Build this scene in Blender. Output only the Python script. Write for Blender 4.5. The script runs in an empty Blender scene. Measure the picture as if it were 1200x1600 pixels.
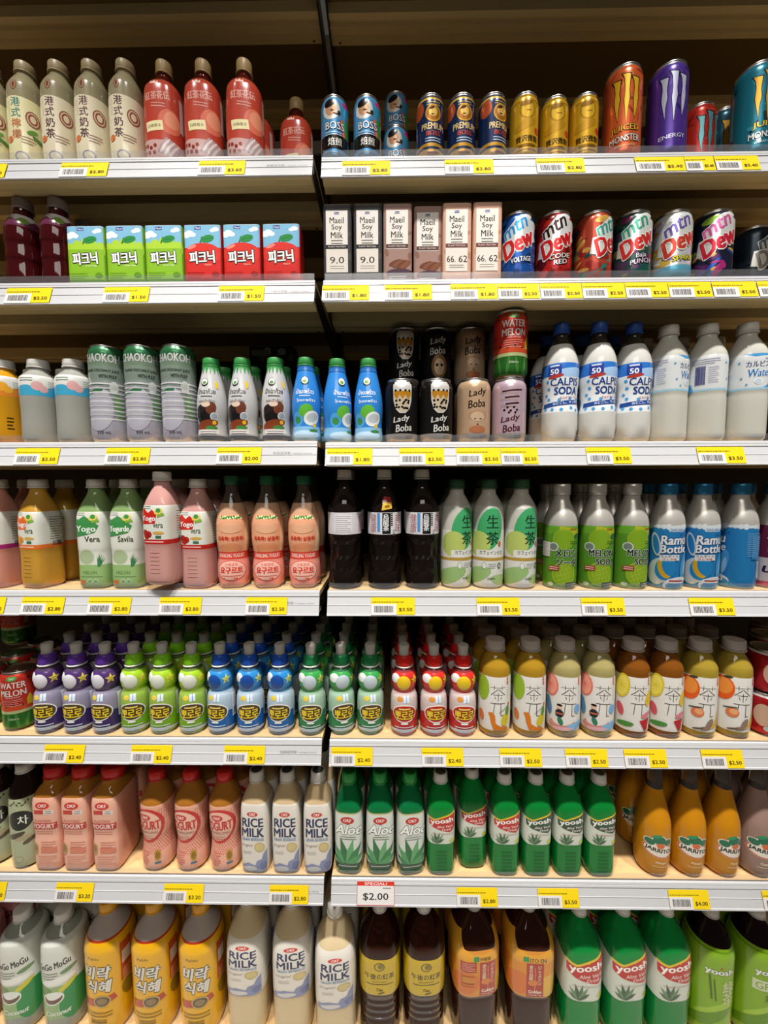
import bpy, bmesh, math, random
import numpy as np
from mathutils import Vector, Matrix
random.seed(7)
scene = bpy.context.scene
COL = scene.collection

# ------------------------------------------------------------------ camera
CAMZ, CAMY, FPX = 1.45, -0.75, 610.0
YAW, PITCH, ROLL = math.radians(0.774), math.radians(-4.146), math.radians(-0.163)
_cy, _sy, _cp, _sp = math.cos(YAW), math.sin(YAW), math.cos(PITCH), math.sin(PITCH)
_f = Vector((-_sy*_cp, _cy*_cp, _sp)); _r0 = Vector((_cy, _sy, 0)); _u0 = _r0.cross(_f)
_r = _r0*math.cos(ROLL) + _u0*math.sin(ROLL); _u = _u0*math.cos(ROLL) - _r0*math.sin(ROLL)
cd = bpy.data.cameras.new('camera'); cam = bpy.data.objects.new('camera', cd); COL.objects.link(cam)
cd.sensor_fit = 'VERTICAL'; cd.sensor_height = 36.0; cd.lens = FPX/1600*36.0
cd.clip_start = 0.02
cam.matrix_world = Matrix(((_r.x, _u.x, -_f.x, 0), (_r.y, _u.y, -_f.y, CAMY), (_r.z, _u.z, -_f.z, CAMZ), (0, 0, 0, 1)))
scene.camera = cam

# ------------------------------------------------------------------ light
vs = scene.view_settings
vs.view_transform = 'Standard'; vs.look = 'None'; vs.gamma = 1.0; vs.use_curve_mapping = False
vs.exposure = 0.16
w = bpy.data.worlds.new('store_air'); scene.world = w; w.use_nodes = True
w.node_tree.nodes['Background'].inputs[0].default_value = (1.0, 0.93, 0.84, 1)
w.node_tree.nodes['Background'].inputs[1].default_value = 0.045
def lamp(name, loc, power, sx, sy, target=None, color=(1, .95, .88)):
    l = bpy.data.lights.new(name, 'AREA'); l.shape = 'RECTANGLE'; l.size = sx; l.size_y = sy
    l.energy = power; l.color = color
    o = bpy.data.objects.new(name, l); COL.objects.link(o); o.location = loc
    d = Vector(target) - Vector(loc) if target else Vector((0, 0, -1))
    o.rotation_euler = d.to_track_quat('-Z', 'Y').to_euler()
    return o
def track(x, power):                               # spotlights of the shop's ceiling track over the aisle
    l = bpy.data.lights.new('track_spot', 'SPOT'); l.energy = power; l.spot_size = math.radians(60); l.spot_blend = 1.0; l.shadow_soft_size = .05; l.color = (1, .965, .92)
    o = bpy.data.objects.new('track_spot', l); COL.objects.link(o); o.location = (x, -.66, 3.3)
    o.rotation_euler = (Vector((x, .0, -.3))-o.location).to_track_quat('-Z', 'Y').to_euler()
for lx in (-1.45, -0.75, -0.1, 0.55, 1.25): track(lx, 175)
lamp('aisle_fill', (0.0, -2.3, 3.3), 20, 1.6, .6, (0, 0, .3))  # unseen fill light, added to brighten the shelf fronts

scene.cycles.max_bounces = 10
scene.cycles.transmission_bounces = 8
scene.cycles.transparent_max_bounces = 12
scene.cycles.caustics_reflective = False
scene.cycles.caustics_refractive = False
scene.cycles.sample_clamp_indirect = 4.0

# ------------------------------------------------------------------ materials
def lin(h):
    h = h.lstrip('#'); out = []
    for i in (0, 2, 4):
        c = int(h[i:i+2], 16)/255
        out.append(c/12.92 if c <= .04045 else ((c+.055)/1.055)**2.4)
    return (*out, 1.0)
_M = {}
def mat(name, hexc='#ffffff', rough=.4, metal=0., trans=0., ior=1.4, coat=0., spec=.5, attr=False, noise=0., nscale=60., stretch=None, bump=0.):
    if name in _M: return _M[name]
    m = bpy.data.materials.new(name); m.use_nodes = True; nt = m.node_tree; b = nt.nodes['Principled BSDF']
    I = b.inputs
    I['Base Color'].default_value = lin(hexc); I['Roughness'].default_value = rough; I['Metallic'].default_value = metal
    I['Transmission Weight'].default_value = trans; I['IOR'].default_value = ior; I['Coat Weight'].default_value = coat
    I['Coat Roughness'].default_value = .08; I['Specular IOR Level'].default_value = spec
    if attr:
        a = nt.nodes.new('ShaderNodeAttribute'); a.attribute_name = 'Col'; nt.links.new(a.outputs['Color'], I['Base Color'])
    elif noise or bump:
        tc = nt.nodes.new('ShaderNodeTexCoord'); mp = nt.nodes.new('ShaderNodeMapping'); nz = nt.nodes.new('ShaderNodeTexNoise')
        nz.inputs['Scale'].default_value = nscale; nz.inputs['Detail'].default_value = 4
        if stretch: mp.inputs['Scale'].default_value = stretch
        nt.links.new(tc.outputs['Object'], mp.inputs[0]); nt.links.new(mp.outputs[0], nz.inputs['Vector'])
        if noise:
            mx = nt.nodes.new('ShaderNodeMix'); mx.data_type = 'RGBA'
            c = lin(hexc); mx.inputs['A'].default_value = tuple(x*(1-noise) for x in c[:3])+(1,)
            mx.inputs['B'].default_value = tuple(min(1, x*(1+noise)) for x in c[:3])+(1,)
            nt.links.new(nz.outputs[0], mx.inputs['Factor']); nt.links.new(mx.outputs['Result'], I['Base Color'])
        if bump:
            bp = nt.nodes.new('ShaderNodeBump'); bp.inputs['Strength'].default_value = bump; bp.inputs['Distance'].default_value = .002
            nt.links.new(nz.outputs[0], bp.inputs['Height']); nt.links.new(bp.outputs[0], I['Normal'])
    _M[name] = m
    return m
def liquid(hexc, trans=.5, rough=.045, ior=1.4):
    return mat('drink_%s_%d' % (hexc[1:], int(trans*100)), hexc, rough, 0, trans, ior)
def plastic(hexc, rough=.35): return mat('plastic_'+hexc[1:], hexc, rough)
FILM = mat('printed_film', rough=.22, attr=True, coat=.25)
PAPER = mat('printed_paper', rough=.55, attr=True, spec=.2)
CAN = mat('printed_can', rough=.26, metal=.38, attr=True)
SILVER = mat('bare_aluminium', '#c9c8c6', .28, 1.0)
NECK = liquid('#5a554c', .85, .06)
CLEAR = mat('clear_bottle', '#f4f4f0', .04, 0, .95, 1.12)
def clear_sheet():
    m = bpy.data.materials.new('clear_acrylic'); m.use_nodes = True; nt = m.node_tree
    nt.nodes.remove(nt.nodes['Principled BSDF'])
    t = nt.nodes.new('ShaderNodeBsdfTransparent'); t.inputs[0].default_value = (.93, .94, .95, 1)
    g = nt.nodes.new('ShaderNodeBsdfDiffuse'); g.inputs[0].default_value = (.75, .75, .78, 1)
    gl = nt.nodes.new('ShaderNodeBsdfGlossy'); gl.inputs['Roughness'].default_value = .15
    a = nt.nodes.new('ShaderNodeMixShader'); a.inputs[0].default_value = .05
    b = nt.nodes.new('ShaderNodeMixShader'); b.inputs[0].default_value = .04
    nt.links.new(t.outputs[0], a.inputs[1]); nt.links.new(g.outputs[0], a.inputs[2])
    nt.links.new(a.outputs[0], b.inputs[1]); nt.links.new(gl.outputs[0], b.inputs[2])
    nt.links.new(b.outputs[0], nt.nodes['Material Output'].inputs[0])
    return m
ACRYLIC = clear_sheet()

# ------------------------------------------------------------------ mesh helpers
def link(name, data, parent=None):
    o = bpy.data.objects.new(name, data); COL.objects.link(o)
    if parent: o.parent = parent
    return o
def tag(o, label=None, cat=None, group=None, kind=None):
    if label: o['label'] = label
    if cat: o['category'] = cat
    if group: o['group'] = group
    if kind: o['kind'] = kind
    return o
def mesh(name, vs_, fs, mats, smooth=False, mi=None):
    me = bpy.data.meshes.new(name); me.from_pydata([tuple(v) for v in vs_], [], [tuple(f) for f in fs])
    for m in mats: me.materials.append(m)
    if mi is not None: me.polygons.foreach_set('material_index', mi)
    if smooth: me.polygons.foreach_set('use_smooth', [True]*len(me.polygons))
    me.update(); return me
def box(name, x0, x1, y0, y1, z0, z1, m, bevel=0.):
    bm = bmesh.new(); bmesh.ops.create_cube(bm, size=1)
    for v in bm.verts:
        v.co = Vector(((x0+x1)/2+v.co.x*(x1-x0), (y0+y1)/2+v.co.y*(y1-y0), (z0+z1)/2+v.co.z*(z1-z0)))
    if bevel: bmesh.ops.bevel(bm, geom=bm.edges[:], offset=bevel, segments=2, affect='EDGES')
    me = bpy.data.meshes.new(name); bm.to_mesh(me); bm.free(); me.materials.append(m); return me
def extrude_x(name, prof, x0, x1, m):
    n = len(prof); v = [(x0, y, z) for y, z in prof]+[(x1, y, z) for y, z in prof]
    f = [(i, (i+1) % n, n+(i+1) % n, n+i) for i in range(n)]+[tuple(range(n))[::-1], tuple(range(n, 2*n))]
    me = mesh(name, v, f, [m]); bm = bmesh.new(); bm.from_mesh(me); bmesh.ops.recalc_face_normals(bm, faces=bm.faces[:]); bm.to_mesh(me); bm.free(); return me
def lathe(name, prof, m, n=28, smooth=True):
    """closed solid of revolution, prof = [(z, r)] in mm from the bottom up"""
    v = []; f = []
    for z, r in prof:
        for k in range(n):
            a = 2*math.pi*k/n; v.append((r*math.sin(a)/1e3, -r*math.cos(a)/1e3, z/1e3))
    L = len(prof)
    for j in range(L-1):
        for k in range(n):
            k2 = (k+1) % n; f.append((j*n+k, j*n+k2, (j+1)*n+k2, (j+1)*n+k))
    f.append(tuple(range(n))[::-1]); f.append(tuple(range((L-1)*n, L*n)))
    me = mesh(name, v, f, [m])
    me.polygons.foreach_set('use_smooth', [len(p.vertices) == 4 and smooth for p in me.polygons])
    return me

# ------------------------------------------------------------------ lettering
_T = {}
def glyphs(text, b=0., sh=0.):
    key = (text, b, sh)
    if key not in _T:
        c = bpy.data.curves.new('t', 'FONT'); c.body = text; c.size = 1; c.resolution_u = 2
        c.align_x = 'CENTER'; c.offset = b; c.shear = sh; c.space_line = .9
        o = bpy.data.objects.new('t', c); me = o.to_mesh()
        vv = np.array([v.co[:2] for v in me.vertices]).reshape(-1, 2); ff = [tuple(p.vertices) for p in me.polygons]
        o.to_mesh_clear(); bpy.data.objects.remove(o); bpy.data.curves.remove(c)
        if len(vv):
            lo, hi = vv.min(0), vv.max(0); vv = (vv-(lo+hi)/2); s = hi-lo
        else: s = np.array([1., 1.])
        _T[key] = (vv, ff, s)
    return _T[key]
class Flat:
    """flat artwork in mm (u across, v up); later wrapped on a surface"""
    def __init__(s, step=.035): s.v = []; s.f = []; s.c = []; s.lift = .06; s.step = step
    def add(s, vv, ff, col):
        n = len(s.v); c = lin(col); s.v += [(x, y, s.lift) for x, y in vv]; s.f += [tuple(n+i for i in q) for q in ff]; s.c += [c]*len(ff); s.lift += s.step
    def poly(s, pts, col): s.add(pts, [tuple(range(len(pts)))], col); return s
    def R(s, u, v, w, h, col, rot=0.):
        c, n = math.cos(math.radians(rot)), math.sin(math.radians(rot))
        return s.poly([(u+c*x-n*y, v+n*x+c*y) for x, y in ((-w/2, -h/2), (w/2, -h/2), (w/2, h/2), (-w/2, h/2))], col)
    def band(s, z0, z1, col): s.full.append((z0, z1)); return s.R(0, (z0+z1)/2, s.C, z1-z0, col)
    def E(s, u, v, a, b, col, rot=0., n=20):
        c, q = math.cos(math.radians(rot)), math.sin(math.radians(rot))
        return s.poly([(u+c*a*math.cos(t)-q*b*math.sin(t), v+q*a*math.cos(t)+c*b*math.sin(t)) for t in [2*math.pi*i/n for i in range(n)]], col)
    def T(s, text, u, v, w, h, col, b=0., sh=0., rot=0., o=None):
        vv, ff, sz = glyphs(text, 0., sh)
        if not len(vv): return s
        line = h/(text.count('\n')+1)
        if o:
            r = .38*o[1]*line+b*line*.85; s.strokes(vv, ff, sz, u, v, w, h, o[0], rot, [(r*math.cos(i*math.pi/4), r*math.sin(i*math.pi/4)) for i in range(8)])
        d = b*line*.85
        s.strokes(vv, ff, sz, u, v, w, h, col, rot, [(0, 0)] if b < .012 else [(-d, 0), (d, 0)] if b < .035 else [(-d, -d*.5), (d, -d*.5), (-d, d*.5), (d, d*.5), (0, 0)])
        return s
    def strokes(s, vv, ff, sz, u, v, w, h, col, rot, offs):
        p = vv*np.array([w/sz[0], h/sz[1]]); c, n = math.cos(math.radians(rot)), math.sin(math.radians(rot))
        p = p@np.array([[c, n], [-n, c]])+np.array([u, v]); st = s.step; s.step = .014
        for dx, dy in offs: s.add([(x+dx, y+dy) for x, y in p], ff, col)
        s.step = st; s.lift += st*.6
    def V(s, text, u, v, w, h, col, b=0.): return s.T('\n'.join(text), u, v, w, h, col, b)
    def lines(s, u, v, w, n, gap, col, t=.7):
        for i in range(n): s.R(u-(w*.1 if i % 3 == 2 else 0), v-i*gap, w*(.8 if i % 3 == 2 else 1), t, col); s.lift -= s.step
        s.lift += s.step; return s
    def dots(s, pts, r, col, n=8):
        vv = []; ff = []
        for u, v in pts:
            k = len(vv); vv += [(u+r*math.cos(2*math.pi*i/n), v+r*math.sin(2*math.pi*i/n)) for i in range(n)]; ff.append(tuple(range(k, k+n)))
        s.add(vv, ff, col); return s
    def bars(s, u, v, w, h, col, n=16):
        rnd = random.Random(n+int(u*7)); x = u-w/2; vv = []; ff = []; 
        while x < u+w/2-1:
            t = rnd.choice((.5, .9, 1.4))*w/30; k = len(vv); vv += [(x, v-h/2), (x+t, v-h/2), (x+t, v+h/2), (x, v+h/2)]; ff.append((k, k+1, k+2, k+3)); x += t+rnd.choice((.5, .8))*w/30
        s.add(vv, ff, col); return s
    full = []
    C = 200.
def colored(me, cols_by_face):
    ca = me.color_attributes.new('Col', 'FLOAT_COLOR', 'CORNER')
    arr = np.empty((len(me.loops), 4), np.float32)
    for p, c in zip(me.polygons, cols_by_face): arr[p.loop_start:p.loop_start+p.loop_total] = c
    ca.data.foreach_set('color', arr.ravel())

# ------------------------------------------------------------------ bottle bodies
def chaikin(P, it=2):
    P = [np.array(p, float) for p in P]
    for _ in range(it):
        Q = [P[0]]
        for a, b in zip(P[:-1], P[1:]): Q += [a*.75+b*.25, a*.25+b*.75]
        Q.append(P[-1]); P = Q
    return P
NT = 48
class Body:
    """a bottle, can or carton skin: rings of NT points; prof = [(z, r, n)] in mm, n the squareness of the section"""
    def __init__(s, prof, ay=1., it=2, petal=0, facet=None, fine=None):
        s.facet = facet
        pr = chaikin([(p[0], p[1], p[2] if len(p) > 2 else 2) for p in prof], it)
        if fine:                                        # extra rings where artwork bends or facets need them
            zz = sorted(set([p[0] for p in pr]+list(fine))); a = np.array(pr)
            pr = [np.array([z, np.interp(z, a[:, 0], a[:, 1]), np.interp(z, a[:, 0], a[:, 2])]) for z in zz]
        s.z = np.array([p[0] for p in pr]); s.z += np.arange(len(s.z))*1e-6
        th = (np.arange(NT+1)/NT-.5)*2*math.pi
        s.G = np.zeros((len(pr), NT+1, 3))
        for j, (z, r, n) in enumerate(pr):
            sn, cs = np.sin(th), np.cos(th)
            rr = r/((np.abs(sn)**n+np.abs(cs)**n)**(1/n))
            if petal and z < petal: rr = rr*(1-.16*(1-z/petal)*(.5+.5*np.cos(5*th)))
            if facet and facet[0] < z < facet[1]:
                t = (z-facet[0])/(facet[1]-facet[0]); ph = 8*th+math.pi*(round(t*3))
                rr = rr*(1-facet[2]*(.5+.5*np.cos(ph))*math.sin(math.pi*t)**.5)
            s.G[j, :, 0] = rr*sn; s.G[j, :, 1] = -rr*cs*ay; s.G[j, :, 2] = z
        dt = np.roll(s.G[:, :-1], -1, 1)-np.roll(s.G[:, :-1], 1, 1); dt = np.concatenate([dt, dt[:, :1]], 1)
        dz = np.gradient(s.G, axis=0); N = np.cross(dt, dz); ln = np.linalg.norm(N, axis=2, keepdims=True); ln[ln < 1e-9] = 1
        s.N = N/ln
        s.h = s.z[-1]
    def ref(s, z):
        j = int(np.argmin(np.abs(s.z-z))); d = np.linalg.norm(np.diff(s.G[j], axis=0)[:, :2], axis=1)
        s.U = np.concatenate([[0], np.cumsum(d)]); s.U -= s.U[-1]/2; return s.U[-1]*2
    def skin(s, name, mats, fill=None):
        L = len(s.z); v = (s.G[:, :-1].reshape(-1, 3)/1e3).tolist(); f = []; mi = []
        for j in range(L-1):
            for k in range(NT):
                k2 = (k+1) % NT; f.append((j*NT+k, j*NT+k2, (j+1)*NT+k2, (j+1)*NT+k)); mi.append(1 if fill and s.z[j] >= fill else 0)
        f.append(tuple(range(NT))[::-1]); f.append(tuple(range((L-1)*NT, L*NT))); mi += [0, 1 if fill else 0]
        me = mesh(name, v, f, mats, mi=mi); fz = s.facet or (1e9, 1e9)
        me.polygons.foreach_set('use_smooth', [len(p.vertices) == 4 and not fz[0] < p.center.z*1e3 < fz[1] for p in me.polygons]); return me
    def wrap(s, name, flat, m):
        bm = bmesh.new(); cl = bm.loops.layers.float_color.new('Col')
        vs_ = [bm.verts.new(v) for v in flat.v]
        for q, c in zip(flat.f, flat.c):
            try: fc = bm.faces.new([vs_[i] for i in q])
            except ValueError: continue
            fc.normal_update()
            if fc.normal.z < 0: fc.normal_flip()
            for l in fc.loops: l[cl] = c
        ge = lambda: bm.verts[:]+bm.edges[:]+bm.faces[:]
        bmesh.ops.bisect_plane(bm, geom=ge(), dist=1e-4, plane_co=(0, s.z[0]+1, 0), plane_no=(0, 1, 0), clear_inner=True)
        bmesh.ops.bisect_plane(bm, geom=ge(), dist=1e-4, plane_co=(0, s.z[-1]-.3, 0), plane_no=(0, 1, 0), clear_outer=True)
        xs = [v.co.x for v in bm.verts]; ys = [v.co.y for v in bm.verts]
        for u in s.U:
            if min(xs) < u < max(xs): bmesh.ops.bisect_plane(bm, geom=bm.verts[:]+bm.edges[:]+bm.faces[:], dist=1e-4, plane_co=(u, 0, 0), plane_no=(1, 0, 0))
        for z in s.z:
            if min(ys) < z < max(ys): bmesh.ops.bisect_plane(bm, geom=bm.verts[:]+bm.edges[:]+bm.faces[:], dist=1e-4, plane_co=(0, z, 0), plane_no=(0, 1, 0))
        P = np.array([v.co for v in bm.verts]); me = bpy.data.meshes.new(name)
        k = np.clip(np.searchsorted(s.U, P[:, 0], 'right')-1, 0, NT-1); t = np.clip((P[:, 0]-s.U[k])/(s.U[k+1]-s.U[k]), 0, 1)[:, None]
        j = np.clip(np.searchsorted(s.z, P[:, 1], 'right')-1, 0, len(s.z)-2); q = np.clip((P[:, 1]-s.z[j])/(s.z[j+1]-s.z[j]), 0, 1)[:, None]
        bl = lambda A: (A[j, k]*(1-t)+A[j, k+1]*t)*(1-q)+(A[j+1, k]*(1-t)+A[j+1, k+1]*t)*q
        X = bl(s.G); N = bl(s.N); N /= np.linalg.norm(N, axis=1, keepdims=True); X = (X+N*P[:, 2:3])/1e3
        for v, x in zip(bm.verts, X): v.co = x
        bm.to_mesh(me); bm.free(); me.materials.append(m)
        me.polygons.foreach_set('use_smooth', [True]*len(me.polygons))
        me.normals_split_custom_set_from_vertices(N.tolist())
        return me
def pet(h, R, sh, ns, n=2., nr=12.5, cap=18, mid=(), foot=.86):
    """stock PET outline: foot, body with optional waist points, shoulder, neck"""
    p = [(0, R*foot*.93, n), (2, R*foot, n), (7, R, n)]+[(z, r, n) for z, r in mid]+[(sh, R, n), (sh+(ns-sh)*.4, R*.86, 2+(n-2)*.6), (sh+(ns-sh)*.8, nr+(R-nr)*.28, 2), (ns, nr, 2), (h-cap, nr, 2)]
    return p
def canp(h, R): return [(0, R*.74), (1.5, R*.8), (9, R), (30, R), (h-30, R), (h-13, R), (h-4, R*.85), (h-2.5, R*.85)]

KINDS = {}
def cap_mesh(z0, z1, r, hexc, ring=True, rough=.4):
    h = z1-z0; m = plastic(hexc, rough)
    out = [('cap', lathe('cap', [(z0+(3 if ring else 0), r*.98), (z0+3.5, r), (z1-2, r*.97), (z1-.6, r*.93), (z1, r*.84)], m), None)]
    if ring: out.append(('cap_ring', lathe('cap_ring', [(z0-.2, r*1.0), (z0+.3, r*1.05), (z0+2.2, r*1.05), (z0+2.6, r*.99)], m), 'cap'))
    return out
def lid_parts(h, R):
    r = R*.85
    lid = lathe('lid', [(h-3, r*.97), (h-2, r*1.02), (h-.4, r*1.04), (h, r*1.02), (h-.2, r*.96), (h-3.2, r*.92), (h-3.4, r*.8)], SILVER, 36)
    tab = lathe('pull_tab', [(0, 7), (.7, 7.4), (1.4, 7)], SILVER, 16)
    for v in tab.vertices: v.co.z += (h-3.3)/1e3; v.co.y = v.co.y*1.5-.003
    return [('lid', lid, None), ('pull_tab', tab, 'lid')]
def K(kid, name, cat, desc, short, body, art, bodymat, film=FILM, cap=None, ref=None, fill=None, extra=(), R=33, D=None, bname='bottle_body'):
    parts = [(bname, body.skin(bname, bodymat if isinstance(bodymat, list) else [bodymat], fill), None)]
    if art:
        F = Flat(); F.C = body.ref(ref if ref is not None else body.h*.45); art(F); parts.append(('label', body.wrap('label', F, film), bname if False else None))
    parts += list(cap or [])+list(extra)
    KINDS[kid] = dict(name=name, cat=cat, desc=desc, short=short, parts=parts, R=R, D=D or R, h=body.h, sq=float(np.max(np.hypot(body.G[:, :, 0], body.G[:, :, 1]))) > R*1.06)

# ------------------------------------------------------------------ the place: floor, back panel, shelving
RB = {0: (.945, .94), 1: (.5605, .5565), 2: (.338, .3375), 3: (.037, .0342), 4: (-.2590, -.2593), 5: (-.5695, -.5715), 6: (-.8765, -.8775), 7: (-1.276, -1.276)}
BAYX = ((-1.36, -.1395), (-.1235, 1.30)); RH, RT = .046, .015
def deck_z(row, bay): return CAMZ+RB[row][bay]+RH
def at_x(px, Y, z):
    """world X of the picture column px at depth Y (from the rail plane) and height z"""
    k = (px-600)/FPX; y = Y-CAMY; zz = z-CAMZ
    return (k*(y*_f.y+zz*_f.z)-(y*_r.y+zz*_r.z))/(_r.x-k*_f.x)
FLOORM = mat('floor_tile', '#c9c2b6', .35, noise=.06, nscale=9)
PANEL = mat('back_panel_paint', '#40351f', .6, noise=.06, nscale=5)
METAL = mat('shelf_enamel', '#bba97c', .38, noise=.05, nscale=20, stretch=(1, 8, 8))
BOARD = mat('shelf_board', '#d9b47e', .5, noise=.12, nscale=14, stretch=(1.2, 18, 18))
PANM = mat('pan_shade', '#5c4a2a', .55, noise=.06, nscale=12, stretch=(1, 8, 8))  # darker than the enamel: shade behind the ribs put into the colour
RAILM = mat('rail_plastic', '#bcbcbe', .3, coat=.08, spec=.4)
BLACK = mat('black_steel', '#141312', .42)
tag(link('floor', box('floor', -3, 3, -3, .6, -.05, 0, FLOORM)), kind='structure', label='pale tiled shop floor', cat='floor')
tag(link('wall_back', box('wall_back', -1.6, 1.55, .478, .5, 0, 2.75, PANEL)), kind='structure', label='olive brown back panel behind the shelves', cat='wall')
tag(link('baseboard_front', box('baseboard_front', -1.36, 1.30, .03, .05, 0, .165, METAL)), kind='structure', label='kick plate under the lowest shelf', cat='baseboard')
def rail_profile():
    f = []
    for z, d in ((0, 0), (.0028, 0), (.0034, .0013), (.0190, .0013), (.0194, .0006), (.0202, .0006), (.0206, .0013), (.0352, .0013), (.0358, 0), (.0395, 0), (.0400, .0006), (.0406, 0), (RH-.001, 0)):
        f.append((RT*z/RH+d*.95, z-d*.3))
    return f+[(RT+.001, RH), (RT+.006, RH), (RT+.004, RH-.004), (.006, .004), (.004, 0)]
ORD = ('top', 'first', 'second', 'third', 'fourth', 'fifth', 'sixth', 'seventh')
TILT = math.atan2(RT, RH)
for row in RB:
    for bay in (0, 1):
        x0, x1 = BAYX[bay]; xm = (x0+x1)/2; a, b_ = x0-xm, x1-xm
        e = bpy.data.objects.new('shelf', None); COL.objects.link(e); e.location = (xm, 0, CAMZ+RB[row][bay]); e.empty_display_size = .05
        where = {0: 'overhead shelf above the tea bottles and coffee cans', 1: 'shelf carrying ' + ('tall tea bottles' if bay == 0 else 'coffee and energy cans'), 2: 'shelf carrying ' + ('juice cartons' if bay == 0 else 'soy cartons and soda cans'), 3: 'shelf carrying ' + ('coconut cans and jelly drinks' if bay == 0 else 'milk tea cans and cloudy white bottles'), 4: 'shelf carrying ' + ('yogurt drinks' if bay == 0 else 'oolong, green tea and soda bottles'), 5: 'shelf carrying ' + ('purple, lime and blue kids bottles' if bay == 0 else 'red kids bottles and fruit teas'), 6: 'shelf carrying ' + ('yogurt and rice milk bottles' if bay == 0 else 'aloe bottles and amber sodas'), 7: 'lowest shelf under ' + ('yellow rice punch bottles' if bay == 0 else 'brown and orange tea bottles')}[row]
        if row == 0: where += ' of the bay with ' + ('coral bottles' if bay == 0 else 'gold cans')
        tag(e, 'white-edged ' + where, 'shelf', 'display shelves')
        link('deck', box('deck', a, b_, RT+.004, .43, RH-.012, RH, BOARD), e)
        rail = link('price_rail', extrude_x('price_rail', rail_profile(), a, b_, RAILM), e)
        link('clear_riser', box('clear_riser', a+.002, b_-.002, RT+.0035, RT+.0048, RH, RH+.014, ACRYLIC), e)
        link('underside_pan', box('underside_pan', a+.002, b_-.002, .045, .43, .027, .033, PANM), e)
        link('front_channel', extrude_x('front_channel', [(.0075, .002), (.011, .0), (.026, .0), (.029, .004), (.032, .0), (.044, .0), (.046, .004), (.046, .033), (.016, .033)], a+.002, b_-.002, METAL), e)
        for y0 in (.106, .31):
            link('rib', extrude_x('rib', [(y0, .0275), (y0+.002, .008), (y0+.012, .006), (y0+.015, .012), (y0+.021, .012), (y0+.024, .006), (y0+.036, .006), (y0+.039, .011), (y0+.044, .011), (y0+.047, .006), (y0+.059, .006), (y0+.061, .0275)], a+.002, b_-.002, METAL), e)
        for x in (a+.02, b_-.02):
            sc = lathe('screw', [(0, .4), (-.4, 2.2), (-1.2, 2.4), (-1.8, 1.6)][::-1], BLACK, 10)
            o = link('screw', sc, e); o.location = (x, .106+.053, .006)
        for x in (a-.0006, b_-.0024):
            br = extrude_x('bracket', [(.02, .036), (.018, .014), (.05, .006), (.43, -.034), (.43, .036)], x, x+.003, BLACK); link('bracket', br, e)
        if bay == 0 and 1 <= row <= 6:
            F = Flat(); F.T('佳佛佳货架', b_*1e3-68, 24, 34, 6, '#8f8f93', 0); F.T('13098217272', b_*1e3-29, 23, 38, 3.2, '#9a9a9e', 0)
            me = mesh('rail_print', [(u/1e3, -.0002-l*1e-5, v/1e3) for u, v, l in F.v], F.f, [PAPER]); colored(me, F.c)
            o = link('rail_print', me, rail); o.location = (0, .0008, 0); o.rotation_euler = (-TILT, 0, 0)
post = bpy.data.objects.new('upright_post', None); COL.objects.link(post); post.location = (-.1315, .455, 0)
tag(post, 'black slotted steel upright between the two shelf bays', 'post')
link('post_column', box('post_column', -.02, .02, -.02, .022, 0, 2.7, BLACK), post)

# ------------------------------------------------------------------ drinks of the top shelf
def can(kid, h, R, desc, short, art, base, name='drink_can', sil=None):
    b = Body(canp(h, R), fine=[h*.25, h*.4, h*.55, h*.7])
    def a(F):
        F.band(3, h-5, base); art(F, h)
    K(kid, name, 'can', desc, short, b, a, SILVER, CAN, ref=h/2, extra=lid_parts(h, R), R=R, bname='can_body')
def milktea(kid, desc, short, txt, c1, c2, lime):
    h = 196; b = Body(pet(h, 31, 138, 172, nr=15, cap=20), fine=[30, 60, 90, 115])
    def a(F):
        F.band(5, 166, '#8d8466'); F.band(5, 118, '#d9cfb2' if not lime else '#dcd4a6')
        F.E(-8, 139, 6, 10, '#7c3326'); F.E(-8, 139, 4.6, 8.6, '#8d8466'); F.E(-8, 139, 2.2, 6, '#7c3326')
        n = len(txt); y = 108
        for i, ch in enumerate(txt): F.T(ch, -6, y-i*19, 16, 16, c1 if i < 2 or not lime else c2, .02)
        F.E(20, 84, 11, 14, '#8a4a3e'); F.E(20, 84, 9, 12, '#c9b08e'); F.E(20, 84, 7, 9.5, '#8a4a3e'); F.E(20, 84, 4.5, 6.5, '#d8c7a5')
        F.lines(12, 48, 22, 3, 5, '#8a5a4a', 1.2); F.E(-20, 42, 7, 6, '#c96f3c'); F.lines(-18, 108, 3, 7, 4, '#9a8a78', .6)
        F.E(0, 12, 12, 9, '#8b8797'); F.E(0, 12, 9, 6.5, '#d9cfb2')
        if lime:
            F.E(18, 60, 9, 3.6, '#5f8f3a', 25); F.E(26, 50, 9, 3.6, '#4b7d31', -25)
    K(kid, 'tea_bottle', 'bottle', desc, short, b, a, liquid('#8d8466', .0), ref=70, R=31, cap=cap_mesh(h-20, h, 17, '#9c8a66'))
milktea('lime_tea', 'cream tea bottle with teal vertical lettering', 'cream lime tea bottle', '港式檸檬', '#3f8078', '#c0754e', True)
milktea('milk_tea', 'cream milk tea bottle with purple vertical lettering', 'cream milk tea bottle', '港式奶茶', '#5d3a44', '#5d3a44', False)
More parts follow.
